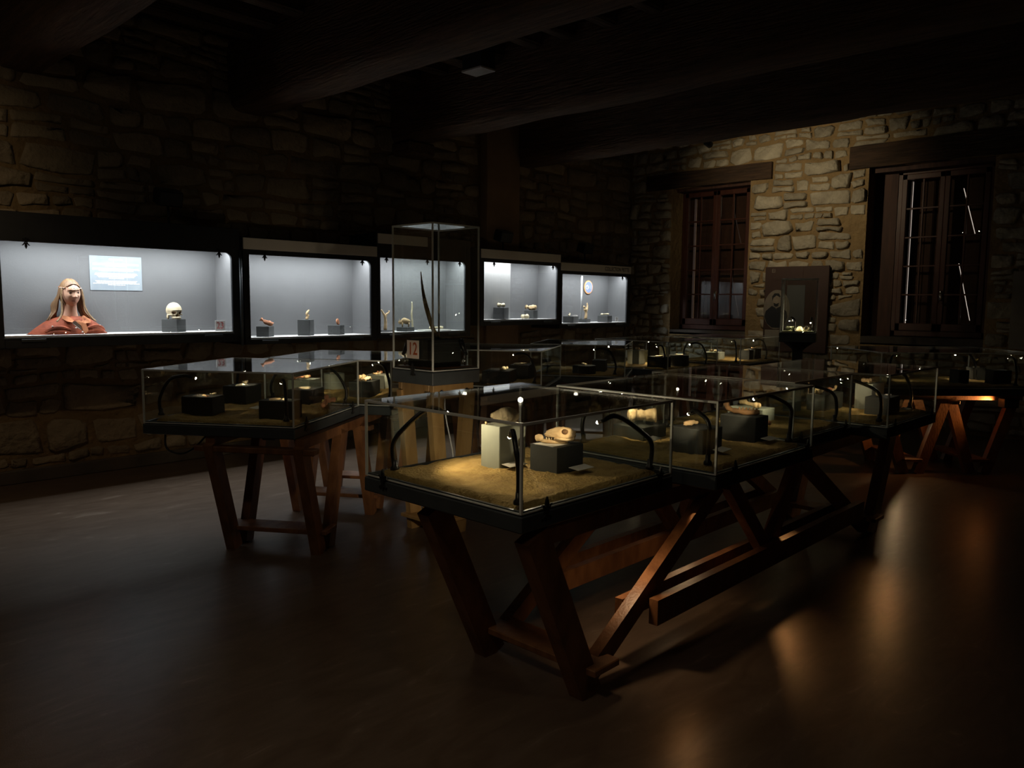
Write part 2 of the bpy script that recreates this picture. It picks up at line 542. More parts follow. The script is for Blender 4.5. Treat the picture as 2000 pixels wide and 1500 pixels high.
def rubble(u0, u1, v0, v1, holes, rnd, skip=None, rows_=(0.08, 0.13, 0.17, 0.20, 0.24, 0.30)):
    """coursed rubble: wavy courses of roughly squared stones, small pinning stones between them"""
    def wave(k, u):
        return 0.075 * noise.noise(Vector((u * 0.8, k * 3.7, v0))) + 0.035 * noise.noise(Vector((u * 2.6, k * 5.1, 4)))
    cells = []
    def put(poly):
        for (a0, a1, b0, b1) in holes:
            cx = sum(p[0] for p in poly) / len(poly); cy_ = sum(p[1] for p in poly) / len(poly)
            if a0 < cx < a1 and b0 < cy_ < b1:
                return
            if max(p[0] for p in poly) > a0 and min(p[0] for p in poly) < a1 and max(p[1] for p in poly) > b0 and min(p[1] for p in poly) < b1:
                opts = [(a0 - cx, (a0, cy_, 1, 0)), (cx - a1, (a1, cy_, -1, 0)), (b0 - cy_, (cx, b0, 0, 1)), (cy_ - b1, (cx, b1, 0, -1))]
                opts.sort(key=lambda q: -q[0])
                poly = clip(poly, *opts[0][1])
                if len(poly) < 3:
                    return
        A = 0.5 * abs(sum(poly[k][0] * poly[(k + 1) % len(poly)][1] - poly[(k + 1) % len(poly)][0] * poly[k][1] for k in range(len(poly))))
        if A < 0.0028:
            return
        cx = sum(p[0] for p in poly) / len(poly); cy_ = sum(p[1] for p in poly) / len(poly)
        if skip and skip(cx, cy_):
            return
        cells.append((cx, cy_, A, poly))
    def stone(a, b2, c, d, j=1.0):
        """jittered quad with cut corners between a..b2 and lower/upper lines c, d (functions of u)"""
        w = b2 - a
        h = d((a + b2) / 2) - c((a + b2) / 2)
        g = min(w, h)
        r = lambda k: rnd.uniform(0.0, k) * g * j
        cl = [rnd.uniform(.10, .32) * g for _ in range(4)]
        s1 = rnd.uniform(-.10, .10) * h; s2 = rnd.uniform(-.10, .10) * h
        put([(a + cl[0], c(a) + r(.10)), ((a + b2) / 2, c((a + b2) / 2) + r(.10)), (b2 - cl[1], c(b2) + r(.12)), (b2 - r(.08) + s2, c(b2) + cl[1] * .8),
             (b2 - r(.08) - s2, d(b2) - cl[2] * .8), (b2 - cl[2], d(b2) - r(.16)), ((a + b2) / 2, d((a + b2) / 2) - r(.12)), (a + cl[3], d(a) - r(.16)),
             (a + r(.08) - s1, d(a) - cl[3] * .8), (a + r(.08) + s1, c(a) + cl[0] * .8)])
    v = v0
    k = 0
    while v < v1:
        h = rnd.choice(rows_)
        lo = lambda u, v=v, k=k: min(v1, max(v0, v + wave(k, u)))
        hi = lambda u, v=v, k=k, h=h: min(v1, max(v0, v + h + wave(k + 1, u)))
        u = u0 - rnd.random() * 0.3
        while u < u1:
            w = h * rnd.uniform(0.9, 2.4) + rnd.uniform(0, .06)
            b2 = min(u + w, u1)
            q = rnd.random()
            uu = max(u, u0)
            if b2 - uu > 0.05:
                if h > .14 and q < 0.24:                      # two flat ones on top of each other
                    f = rnd.uniform(.35, .65)
                    mid = lambda x, lo=lo, hi=hi, f=f: lo(x) * (1 - f) + hi(x) * f
                    stone(uu, b2, lo, mid); stone(uu + rnd.uniform(0, .03), b2 - rnd.uniform(0, .04), mid, hi)
                elif h > .14 and q < 0.42:                    # a clutch of small pinning stones
                    f = rnd.uniform(.4, .6); g = uu + (b2 - uu) * rnd.uniform(.4, .6)
                    mid = lambda x, lo=lo, hi=hi, f=f: lo(x) * (1 - f) + hi(x) * f
                    stone(uu, g, lo, mid); stone(g, b2, lo, mid); stone(uu, b2, mid, hi)
                else:
                    f0 = rnd.uniform(0, .05); f1 = rnd.uniform(0, .08)
                    l2 = lambda x, lo=lo, hi=hi, f=f0: lo(x) + (hi(x) - lo(x)) * f
                    h2 = lambda x, lo=lo, hi=hi, f=f1: hi(x) - (hi(x) - lo(x)) * f
                    stone(uu, b2, l2, h2)
            u += w + rnd.choice((0, .005, .01, .03))
        v += h
        k += 1
    return cells

def stone_mesh(mb, cx, cy_, poly, rnd, tomap):
    """a proud rubble stone, ten-sided with broken face; tomap(u, v, h) -> xyz"""
    p = poly if len(poly) == 10 else resample(poly, 10)
    R = sqrt(max(1e-6, 0.5 * abs(sum(p[k][0] * p[(k + 1) % 10][1] - p[(k + 1) % 10][0] * p[k][1] for k in range(10)))))
    gap = min(0.009, 0.07 * R) * rnd.uniform(0.4, 1.3)
    H = rnd.choice((0.006, 0.009, 0.012, 0.018, 0.026, 0.034)) * min(1.3, 0.5 + R * 2.2)
    rings = ([], [], [])
    q = []
    for (a, b2) in p:
        dx, dy = a - cx, b2 - cy_
        L_ = math.hypot(dx, dy) + 1e-6
        k = max(0.2, (L_ - gap * rnd.uniform(0.6, 2.0)) / L_)
        q.append((cx + dx * k, cy_ + dy * k))
    tilt = (rnd.uniform(-.06, .06), rnd.uniform(-.08, .08))
    for (a, b2) in q:
        dx, dy = a - cx, b2 - cy_
        t = H + dx * tilt[0] + dy * tilt[1]
        rings[0].append((a, b2, -0.015))
        rings[1].append((a, b2, max(0.006, t * rnd.uniform(0.55, 0.8))))
        ins = rnd.uniform(0.80, 0.94)
        rings[2].append((cx + dx * ins, cy_ + dy * ins, max(0.009, t * rnd.uniform(0.92, 1.12))))
    V = [tomap(*w) for r in rings for w in r] + [tomap(cx, cy_, H * rnd.uniform(0.95, 1.15))]
    n = 10
    F = []
    for r in range(2):
        for k in range(n):
            F.append((r * n + k, r * n + (k + 1) % n, (r + 1) * n + (k + 1) % n, (r + 1) * n + k))
    for k in range(n):
        F.append((2 * n + k, 2 * n + (k + 1) % n, 3 * n))
    mb.add(V, F)

def lay_stones(wall, cells, rnd, tomap, limit=290, hidden=None, matn='stone'):
    """largest-in-picture stones become parts of their own, the rest one joined part"""
    rank = []
    for c in cells:
        P = tomap(c[0], c[1], 0)
        s = project(P)
        if s is None or not (-60 < s[0] < 2060 and -60 < s[1] < 1560) or (hidden and hidden(c[0], c[1])):
            score = 0
        else:
            score = c[2] / (s[2] ** 2)
        rank.append((score, c))
    rank.sort(key=lambda q: -q[0])
    rest = MB()
    for i, (scr, c) in enumerate(rank):
        if i < limit and scr > 0:
            base = tomap(c[0], c[1], 0)
            mb = MB()
            stone_mesh(mb, c[0], c[1], c[3], rnd, lambda a, b2, h: Vector(tomap(a, b2, h)) - Vector(base))
            mb.build('stone', matn, wall, loc=base, smooth=True)
        else:
            stone_mesh(rest, c[0], c[1], c[3], rnd, tomap)
    if rest.v:
        o = rest.build('rubble_stones', matn, wall, smooth=True)
        o['kind'] = 'stuff'

# left wall
wl = MB().box(-3.6, 11.9, YW, 8.4, 0.0, 4.6).build('wall_left', 'mortar_brown_shaded')
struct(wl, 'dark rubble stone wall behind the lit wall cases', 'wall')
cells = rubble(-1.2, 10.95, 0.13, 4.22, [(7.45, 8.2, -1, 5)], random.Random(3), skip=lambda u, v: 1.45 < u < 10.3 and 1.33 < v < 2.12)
lay_stones(wl, cells, random.Random(4), lambda u, v, h: (u, YW - h, v), hidden=lambda u, v: 1.3 < u < 10.3 and 1.25 < v < 2.2, matn='stone_brown_shaded')
bb = MB().cbox(-3.0, 10.99, YW - 0.05, YW + 0.01, 0.0, 0.115, 0.006).build('baseboard_left', 'plinth_stone')
struct(bb, 'low dark plinth strip along the foot of the left wall', 'plinth')
pl_ = MB().cbox(7.5, 8.14, YW - 0.13, YW + 0.02, 0.0, 4.2, 0.012).build('trim_1', 'plaster')
struct(pl_, 'smooth reddish plaster pilaster on the rubble wall', 'pilaster')

# window wall, built around two openings
O1 = (5.62, 6.94, 1.15, 3.42)     # y0 y1 z0 z1
O2 = (2.46, 3.93, 1.10, 3.42)
mb = MB()
yz = [(-3.9, O2[0], 0, 4.6), (O2[0], O2[1], 0, O2[2]), (O2[0], O2[1], O2[3], 4.6), (O2[1], O1[0], 0, 4.6),
      (O1[0], O1[1], 0, O1[2]), (O1[0], O1[1], O1[3], 4.6), (O1[1], YW + 0.02, 0, 4.6)]
for a, b2, c, d in yz:
    mb.box(XW, 12.2, a, b2, c, d)
wr = mb.build('wall_right', 'mortar')
struct(wr, 'rubble stone wall with two tall windows', 'wall')
L1Z = (3.42, 3.66); L2Z = (3.42, 3.72)
holes = [(O1[0] - .02, O1[1] + .02, O1[2], L1Z[1]), (5.25, 7.45, L1Z[0], L1Z[1]), (O2[0] - .02, O2[1] + .02, O2[2], L2Z[1]), (2.1, 4.2, L2Z[0], L2Z[1])]
cells = rubble(1.0, 7.72, 0.05, 4.22, holes, random.Random(21), rows_=(0.08, 0.13, 0.16, 0.20, 0.24))
lay_stones(wr, cells, random.Random(22), lambda u, v, h: (XW - h * 2.1, u, v), limit=295)
wb = MB().box(-4.0, -3.2, -3.9, 8.4, 0.0, 4.6).build('wall_back', 'plaster')
struct(wb, 'plain plaster wall behind the viewer', 'wall')
wf = MB().box(-3.6, 12.2, -4.2, -3.4, 0.0, 4.6).build('wall_front', 'plaster')
struct(wf, 'plain plaster wall out of view on the right', 'wall')

# lintels
for k, (y0, y1, z0, z1, nm) in enumerate(((5.28, 7.42, L1Z[0], L1Z[1], 'first'), (2.12, 4.18, L2Z[0], L2Z[1], 'second'))):
    mb = MB()
    n = 14
    V = []; F = []
    for i in range(n + 1):
        y = y0 + (y1 - y0) * i / n
        w1 = 0.018 * noise.noise(Vector((y * 2, k * 5, 0))); w2 = 0.018 * noise.noise(Vector((y * 2, k * 5, 7)))
        for (x, z) in ((XW - 0.05 + w1, z0 + w2), (XW - 0.05 + w1, z1 + w2), (XW + 0.3, z1), (XW + 0.3, z0)):
            V.append((x, y, z))
    for i in range(n):
        for j in range(4):
            F.append((i * 4 + j, i * 4 + (j + 1) % 4, i * 4 + 4 + (j + 1) % 4, i * 4 + 4 + j))
    F += [(0, 1, 2, 3), (n * 4 + 3, n * 4 + 2, n * 4 + 1, n * 4)]
    mb.add(V, F)
    o = mb.build('trim_%d' % (k + 2), 'lintel_wood')
    struct(o, ('old timber lintel over the window near the corner' if k == 0 else 'old timber lintel over the window at the right'), 'lintel')

# --- ceiling: boards, joists, four great beams ------------------------------
ce = MB().box(-3.6, 12.2, -3.9, 8.4, ZC, ZC + 0.3).build('ceiling', 'board_wood')
struct(ce, 'dark timber ceiling with heavy beams and joists', 'ceiling')
def beam(x0, x1, zb, seed):
    V = []; F = []
    n = 40
    sec = 10
    for i in range(n + 1):
        y = -3.5 + (YW + 0.1 + 3.5) * i / n
        a = 0.035 * noise.noise(Vector((y * .9, seed, 0))); b2 = 0.03 * noise.noise(Vector((y * .9, seed, 9))); c = 0.03 * noise.noise(Vector((y * .9, seed, 18)))
        X0, X1, Z0 = x0 + a, x1 + b2, zb + c
        r = 0.09
        pts = [(X0, ZC), (X0, Z0 + r * 1.6), (X0 + r * 0.18, Z0 + r * 0.75), (X0 + r * .6, Z0 + r * .2), (X0 + r * 1.2, Z0),
               (X1 - r * 1.2, Z0), (X1 - r * .6, Z0 + r * .2), (X1 - r * .18, Z0 + r * .75), (X1, Z0 + r * 1.6), (X1, ZC)]
        for (px_, pz_) in pts:
            jj = 0.012 * noise.noise(Vector((px_ * 5, y * 3, pz_ * 5)))
            V.append((px_ + jj, y, pz_ + jj))
    for i in range(n):
        for j in range(sec - 1):
            F.append((i * sec + j, (i + 1) * sec + j, (i + 1) * sec + j + 1, i * sec + j + 1))
    MB().add(V, F).build('beam', 'beam_wood', ce, smooth=True)
BEAMS = [(1.86, 2.30), (3.93, 4.38), (5.98, 6.42), (8.10, 8.54)]
for i, (a, b2) in enumerate(BEAMS):
    beam(a, b2, 3.50, i * 3.3)
# hewn joists between the beams
bays = [(-3.4, 1.86), (2.30, 3.93), (4.38, 5.98), (6.42, 8.10), (8.54, 10.99)]
jy = []
y = -1.5
while y < 7.7:
    jy.append(y)
    y += 0.46
for (a, b2) in bays:
    jm = None
    for q, y in enumerate(jy):
        if a == 6.42 and y > 6.6:
            continue
        if jm is None:
            jm = MB().cbox(0, b2 - a, -0.075, 0.075, -0.16, 0.02, 0.02).build('joist', 'joist_wood', ce, loc=(a, y, ZC))
        else:
            link_copy(jm, ce, (a, y + 0.03 * sin(q * 2.1 + a), ZC), (0.05 * sin(q * 3 + a), 0, 0.01 * sin(q + a)))
MB().box(6.42, 8.10, 6.7, YW, ZC - 0.06, ZC + 0.01).build('plaster_panel', 'plaster', ce)
MB().cbox(6.0, 6.40, YW - 0.35, YW, 3.34, 3.49, 0.02).build('corbel', 'beam_wood', ce)

# --- windows ----------------------------------------------------------------
def window(idx, yl, yr, zb, zt, xf, label, gap):
    """two-leaf casement with glazing bars; yl is the high-Y side (left in view); closed shutters behind"""
    root = empty('window_%d' % idx, (xf, (yl + yr) / 2, zb))
    struct(root, label, 'window')
    W = yl - yr; H = zt - zb
    fw_ = 0.055
    mb = MB()
    mb.cbox(-0.04, 0.05, -W / 2, -W / 2 + fw_, 0, H, 0.004); mb.cbox(-0.04, 0.05, W / 2 - fw_, W / 2, 0, H, 0.004)
    mb.cbox(-0.04, 0.05, -W / 2, W / 2, 0, fw_ * 1.3, 0.004); mb.cbox(-0.04, 0.05, -W / 2, W / 2, H - fw_, H, 0.004)
    mb.build('window_frame', 'window_wood', root)
    lw = W / 2 - fw_
    pane_m = None; hb_m = None
    for s in (1, -1):
        yc = s * (lw / 2)
        st = 0.062
        z0, z1 = fw_ * 1.3, H - fw_
        mb = MB()
        mb.cbox(-0.055, 0.0, -lw / 2, -lw / 2 + st, z0, z1, 0.006); mb.cbox(-0.055, 0.0, lw / 2 - st, lw / 2, z0, z1, 0.006)
        mb.cbox(-0.055, 0.0, -lw / 2, lw / 2, z0, z0 + 0.10, 0.006); mb.cbox(-0.055, 0.0, -lw / 2, lw / 2, z1 - 0.07, z1, 0.006)
        sash = mb.build('sash', 'window_wood', root, loc=(0, yc, 0))
        gy0, gy1, gz0, gz1 = -lw / 2 + st, lw / 2 - st, z0 + 0.10, z1 - 0.07
        rows = 5
        ph = (gz1 - gz0) / rows; pw_ = (gy1 - gy0) / 2
        MB().cbox(-0.045, -0.012, -0.011, 0.011, gz0, gz1, 0.003).build('glazing_bar', 'window_wood', sash)
        for r in range(1, rows):
            if hb_m is None:
                hb_m = MB().cbox(-0.045, -0.012, gy0, gy1, -0.011, 0.011, 0.003).build('glazing_bar', 'window_wood', sash, loc=(0, 0, gz0 + r * ph))
            else:
                link_copy(hb_m, sash, (0, 0, gz0 + r * ph))
        for r in range(rows):
            for c in (0, 1):
                if pane_m is None:
                    pane_m = MB().box(-0.030, -0.026, 0.0115, pw_, 0.0115, ph - 0.0115).build('pane', 'window_glass', sash, loc=(0, gy0 + c * pw_ - (0.0 if c else 0.0), gz0 + r * ph))
                else:
                    link_copy(pane_m, sash, (0, gy0 + c * pw_ - (0 if c else 0.0115), gz0 + r * ph))
        if s == -1:
            hm = MB()
            hm.cbox(-0.068, -0.055, lw / 2 - 0.045, lw / 2 - 0.015, H * 0.215, H * 0.275, 0.003)
            hm.tube([(-0.072, lw / 2 - 0.03, H * 0.262), (-0.095, lw / 2 - 0.03, H * 0.262), (-0.098, lw / 2 - 0.028, H * 0.25), (-0.092, lw / 2 - 0.02, H * 0.205)], 0.007, 8)
            hm.build('handle', 'chrome', sash, smooth=True)
    # shutters: the left leaf stands a finger off the frame, the right leaf has a slanting gap between its boards
    xs = 0.16
    mb = MB().box(xs, xs + 0.03, 0.002, W / 2 - 0.107 - gap, -0.02, H + 0.05)
    left = mb.build('shutter', 'shutter_wood', root)
    bm_ = MB()
    nb = 5
    for q in range(nb):
        bm_.cbox(xs - 0.012, xs, 0.01 + q * (W / 2 - 0.121 - gap) / nb, 0.004 + (q + 1) * (W / 2 - 0.121 - gap) / nb, 0, H, 0.004)
    bm_.build('shutter_board', 'shutter_wood', left)
    MB().box(xs - 0.02, xs + 0.05, W / 2 - 0.107, W / 2 + 0.02, -0.05, H + 0.05).build('shutter_jamb', 'shutter_wood', root)
    MB().box(xs - 0.02, xs + 0.05, -W / 2, W / 2 - 0.105, -0.10, 0.03).build('shutter_rail', 'shutter_wood', root)
    MB().box(xs - 0.02, xs + 0.05, -W / 2, W / 2, H - 0.12, H + 0.05).build('shutter_rail', 'shutter_wood', root)
    # right leaf in two boards with a slanting slit (boards lap over above, between and below the slit parts)
    zA, zB, zC_, zD = H * 0.10, H * 0.44, H * 0.60, H * 0.88
    g = 0.014
    y_t, y_b = -0.16, -0.33
    def yy(z, za, zb_):
        t = (z - za) / (zb_ - za)
        return y_b + (y_t - y_b) * t
    mb = MB()
    def quad(p4):
        V = [(xs, p[0], p[1]) for p in p4] + [(xs + 0.03, p[0], p[1]) for p in p4]
        mb.add(V, [(0, 1, 2, 3), (7, 6, 5, 4), (0, 4, 5, 1), (1, 5, 6, 2), (2, 6, 7, 3), (3, 7, 4, 0)])
    e0, e1 = 0.0, -W / 2
    quad([(e0, -0.02), (e1, -0.02), (e1, zA), (e0, zA)])
    quad([(e0, zA), (y_b + g / 2, zA), (y_t + g / 2, zB), (e0, zB)])
    quad([(y_b - g / 2, zA), (e1, zA), (e1, zB), (y_t - g / 2, zB)])
    quad([(e0, zB), (e1, zB), (e1, zC_), (e0, zC_)])
    quad([(e0, zC_), (y_b + g / 2, zC_), (y_t + g / 2, zD), (e0, zD)])
    quad([(y_b - g / 2, zC_), (e1, zC_), (e1, zD), (y_t - g / 2, zD)])
    quad([(e0, zD), (e1, zD), (e1, H + 0.05), (e0, H + 0.05)])
    mb.build('shutter', 'shutter_wood', root)
    return root

window(1, 6.93, 5.70, 1.20, 3.42, 11.32, 'two leaf casement window with glazing bars beside the room corner', 0.036)
window(2, 3.64, 2.50, 1.20, 3.38, 11.32, 'two leaf casement window at the right behind the far table case', 0.021)
sl = MB().box(11.0, 11.6, O1[0], O1[1], 1.12, 1.19).build('trim_4', 'plinth_stone')
struct(sl, 'dark sill under the corner window', 'sill')
sl = MB().box(11.0, 11.6, O2[0], O2[1], 1.08, 1.19).build('trim_5', 'plinth_stone')
struct(sl, 'dark sill under the right window', 'sill')
# filled side of the wider right opening
fi = MB().box(11.27, 11.6, 3.64, O2[1] + 0.01, 1.1, 3.44).build('trim_6', 'shutter_wood')
struct(fi, 'dark board filling the left side of the right window opening', 'panelling')
for (nm, oo, zz) in (('trim_7', O1, (3.38, 3.46)), ('trim_8', O2, (3.36, 3.46))):
    fi = MB().box(11.1, 12.0, oo[0] - 0.05, oo[1] + 0.05, zz[0], zz[1]).build(nm, 'shutter_wood')
    struct(fi, 'dark head board above the ' + ('corner window' if nm == 'trim_7' else 'right window'), 'board')

# =================================================================== FURNITURE PARTS
def fleur_mesh():
    """flat fleur-de-lis clasp, 0.085 tall, standing in xz, thickness along y (towards -y)"""
    mb = MB()
    def flat(pts, t0, t1):
        n = len(pts)
        V = [(p[0], t0, p[1]) for p in pts] + [(p[0], t1, p[1]) for p in pts]
        F = [tuple(range(n)), tuple(reversed(range(n, 2 * n)))] + [(i, n + i, n + (i + 1) % n, (i + 1) % n) for i in range(n)]
        mb.add(V, F)
    flat([(0, .088), (-.008, .070), (-.010, .055), (-.005, .036), (.005, .036), (.010, .055), (.008, .070)], -.007, 0)
    for s in (-1, 1):
        cur = [(.004, .036), (.010, .048), (.017, .058), (.025, .060), (.031, .054), (.024, .053), (.019, .047), (.014, .038), (.006, .030)]
        flat([(s * a, b2) for a, b2 in (cur if s < 0 else list(reversed(cur)))], -.006, 0)
    flat([(-.011, .028), (.011, .028), (.011, .035), (-.011, .035)], -.009, 0)
    flat([(-.006, -.002), (.006, -.002), (.009, .028), (-.009, .028)], -.006, 0)
    for s in (-1, 1):
        cur = [(.006, .012), (.014, .004), (.022, .002), (.026, .008), (.022, .012), (.016, .012), (.008, .022)]
        flat([(s * a, b2) for a, b2 in (cur if s < 0 else list(reversed(cur)))], -.006, 0)
    return mb
_fl = fleur_mesh().build('clasp', 'gooseneck_black')
FLEUR = _fl.data
bpy.data.objects.remove(_fl)

def add_fleur(parent, loc, rotz, flip=False, k=1.0):
    o = bpy.data.objects.new('clasp', FLEUR)
    COL.objects.link(o)
    o.parent = parent
    o.location = loc
    o.rotation_euler = (0, pi if flip else 0, rotz)
    o.scale = (k, k, k)
    return o

def smooth_path(pts, n=14):
    """Catmull-Rom through points"""
    P = [Vector(p) for p in pts]
    P = [P[0] * 2 - P[1]] + P + [P[-1] * 2 - P[-2]]
    out = []
    segs = len(P) - 3
    per = max(2, n // segs)
    for i in range(segs):
        p0, p1, p2, p3 = P[i:i + 4]
        for k in range(per):
            t = k / per
            out.append(0.5 * ((2 * p1) + (-p0 + p2) * t + (2 * p0 - 5 * p1 + 4 * p2 - p3) * t * t + (-p0 + 3 * p1 - 3 * p2 + p3) * t ** 3))
    out.append(P[-2])
    return out

WARM = (1.0, 0.78, 0.48)
def gooseneck(root, base, tip, target, watts, r=0.0105, deg=70, bulge=None, lit=True, col=WARM, lens=1.0):
    """flexible black lamp arm standing in the tray; coordinates local to the case"""
    b = Vector(base); t = Vector(tip); g = Vector(target)
    top = max(t.z, b.z + 0.16) + 0.012
    mid = (b + t) / 2
    pts = [b, b + Vector((0, 0, (top - b.z) * 0.45)) + (b - t) * 0.03, Vector((b.x * 0.72 + t.x * 0.28, b.y * 0.72 + t.y * 0.28, b.z + (top - b.z) * 0.9)), Vector((b.x * 0.3 + t.x * 0.7, b.y * 0.3 + t.y * 0.7, top)), t]
    if bulge:
        pts[2] = Vector(bulge)
    mb = MB()
    path = smooth_path(pts, 20)
    mb.tube(path, [r] * (len(path) - 3) + [r * .95, r * .85, r * .7], 9)
    mb.lathe([(r * 1.9, 0), (r * 1.9, 0.012), (r * 1.2, 0.02), (r * 1.1, 0.045)], 10, Matrix.Translation(b))
    arm = mb.build('gooseneck_lamp', 'gooseneck_black', root, smooth=True)
    d = (path[-1] - path[-3]).normalized()
    if (g - t).normalized().dot(d) < 0.2:
        d = ((g - t).normalized() + d * 0.6).normalized()
    q = d.to_track_quat('Z', 'Y').to_matrix().to_4x4()
    MB().lathe([(r * .62, -0.004), (r * .72, 0.004), (r * .72, 0.016), (r * .5, 0.018)], 10, Matrix.Translation(t) @ q).build('lamp_tip', 'chrome', arm, smooth=True)
    if lit:
        MB().ball(t + d * (0.012 + 0.005 * lens), r * 0.68 * lens, nu=10, nv=7).build('lamp_lens', 'lamp_glow', arm, smooth=True)
        spot('lamp_light', t + d * (0.020 + 0.013 * lens), g, watts, deg, col, arm, blend=0.6, size=0.006)
    return arm

def vitrine(P, ang, l1, l2, label, ztop=1.175, zbase=0.85, clasps=(), lamps=(), name='glass_case', group='glass table cases', sand=True, tray_h=0.075, cat='display case', tilt=0.0):
    """table-top display case: steel tray, sand bed, five glass sheets with polished edges"""
    z0 = zbase - tray_h
    root = empty(name, (P[0], P[1], z0), ang)
    tag(root, label, cat, group)
    h = ztop - z0; tb = tray_h
    mb = MB()
    mb.cbox(0, l1, 0, l2, 0, tb - 0.012, 0.005)
    w = 0.012
    for (a, b2, c, d) in ((0.012, l1 - .012, 0.012, 0.012 + w), (0.012, l1 - .012, l2 - w - .012, l2 - .012), (0.012, .012 + w, 0.012 + w, l2 - w - .012), (l1 - w - .012, l1 - .012, 0.012 + w, l2 - w - .012)):
        mb.box(a, b2, c, d, tb - 0.012, tb + 0.004)
    mb.build('tray', 'black_steel', root)
    if sand:
        n = 48
        V = []; F = []
        ox, oy = P
        e = 0.045
        for i in range(n + 1):
            for j in range(n + 1):
                u = e + (l1 - 2 * e) * i / n; v = e + (l2 - 2 * e) * j / n
                edge = min(i, j, n - i, n - j)
                q = Vector((ox * 3 + u, oy * 3 + v, 0))
                zz = tb + 0.012 + 0.010 * noise.noise(q * 5) + 0.008 * noise.noise(q * 15) + 0.005 * noise.noise(q * 40)
                if edge == 0:
                    zz = tb - 0.012
                    u += 0.006 * noise.noise(q * 20); v += 0.006 * noise.noise(q * 20 + Vector((5, 5, 5)))
                V.append((u, v, zz))
        for i in range(n):
            for j in range(n):
                F.append((i * (n + 1) + j, (i + 1) * (n + 1) + j, (i + 1) * (n + 1) + j + 1, i * (n + 1) + j + 1))
        MB().add(V, F).build('sand_bed', 'sand', root, smooth=True)
    t = 0.005; i_ = 0.004
    zb = tb - 0.006
    for (a, b2, c, d) in ((i_ + t, l1 - i_ - t, i_, i_ + t), (i_ + t, l1 - i_ - t, l2 - i_ - t, l2 - i_), (i_, i_ + t, i_ + t, l2 - i_ - t), (l1 - i_ - t, l1 - i_, i_ + t, l2 - i_ - t)):
        MB().box(a, b2, c, d, zb, h - t).build('glass_sheet', 'glass', root)
    lid = MB().box(i_ + t, l1 - i_ - t, i_ + t, l2 - i_ - t, h - t, h)
    lid.v = [(p[0], p[1], p[2] + tilt * (p[0] + p[1] - (l1 + l2) / 2)) for p in lid.v]     # lids sit a touch out of level
    lid.build('glass_sheet', 'glass', root)
    ed = MB()
    q = 0.0095
    for (u, v) in ((i_, i_), (l1 - i_ - q, i_), (i_, l2 - i_ - q), (l1 - i_ - q, l2 - i_ - q)):
        ed.box(u, u + q, v, v + q, zb, h)
    for v in (i_, l2 - i_ - q):
        ed.box(i_ + q, l1 - i_ - q, v, v + q, h - q, h + .0005)
        ed.box(i_ + q, l1 - i_ - q, v + (-.001 if v < .1 else .001), v + q, zb, zb + 0.0045)
    for u in (i_, l1 - i_ - q):
        ed.box(u, u + q, i_ + q, l2 - i_ - q, h - q, h + .0005)
        ed.box(u + (-.001 if u < .1 else .001), u + q, i_ + q, l2 - i_ - q, zb, zb + 0.0045)
    ed.build('glass_edge', 'glass_edge', root)
    for (side, s) in clasps:
        if side == 'front':
            add_fleur(root, (s, -0.001, tb - 0.045), 0)
        elif side == 'left':
            add_fleur(root, (-0.001, s, tb - 0.045), -pi / 2)
        elif side == 'back':
            add_fleur(root, (s, l2 + 0.001, tb - 0.045), pi)
        else:
            add_fleur(root, (l1 + 0.001, s, tb - 0.045), pi / 2)
    inv = Matrix.Rotation(-ang, 4, 'Z') @ Matrix.Translation((-P[0], -P[1], -z0))
    for lp in lamps:
        gooseneck(root, inv @ Vector(lp['b']), inv @ Vector(lp['t']), inv @ Vector(lp['g']), lp.get('w', 1.0), deg=lp.get('deg', 70), lit=lp.get('lit', True), lens=lp.get('lens', 1.0), bulge=(inv @ Vector(lp['m'])) if 'm' in lp else None)
    return root

# =================================================================== TRESTLES
def leg_bar(root, name, a, b2, w, t, up, wood='trestle_wood'):
    return MB().bar(a, b2, w, t, up).build(name, wood, root)

UY = (0, 1, 0)
# long truss under the right-hand row of cases
tr = empty('trestle_table', (2.0, 2.18, 0))
tag(tr, 'long red-brown timber truss table under the right-hand row of cases', 'table', 'timber trestle tables')
for s in (-1, 1):
    Yc = s * 0.28
    leg_bar(tr, 'leg', (0.11, Yc, 0.745), (0.46, Yc, 0.0), 0.12, 0.07, UY)
    leg_bar(tr, 'brace', (0.50, Yc - s * 0.02, 0.07), (1.52, Yc - s * 0.02, 0.70), 0.085, 0.055, UY)
    leg_bar(tr, 'brace', (1.60, Yc, 0.70), (2.03, Yc, 0.26), 0.085, 0.055, UY)
    leg_bar(tr, 'brace', (2.42, Yc, 0.70), (2.07, Yc, 0.26), 0.085, 0.055, UY)
    leg_bar(tr, 'brace', (2.50, Yc - s * 0.02, 0.70), (3.62, Yc - s * 0.02, 0.05), 0.085, 0.055, UY)
    leg_bar(tr, 'leg', (4.02, Yc, 0.745), (3.67, Yc, 0.0), 0.12, 0.07, UY)
    leg_bar(tr, 'rail', (0.86, Yc + s * 0.055, 0.245), (3.34, Yc + s * 0.055, 0.245), 0.115, 0.045, (0, 1, 0))
    leg_bar(tr, 'rail', (0.78, Yc - s * 0.075, 0.245), (3.26, Yc - s * 0.075, 0.245), 0.10, 0.04, (0, 1, 0))
    leg_bar(tr, 'top_beam', (0.16, Yc, 0.735), (3.93, Yc, 0.735), 0.075, 0.06, UY)
for u in (0.485, 3.645):
    MB().cbox(u - 0.075, u + 0.095, -0.36, 0.36, 0.105, 0.135, 0.004).build('stretcher', 'trestle_wood', tr)
for u in (0.62, 3.50):
    MB().cbox(u - 0.04, u + 0.04, -0.245, 0.245, 0.702, 0.767, 0.004).build('cross_beam', 'trestle_wood', tr)

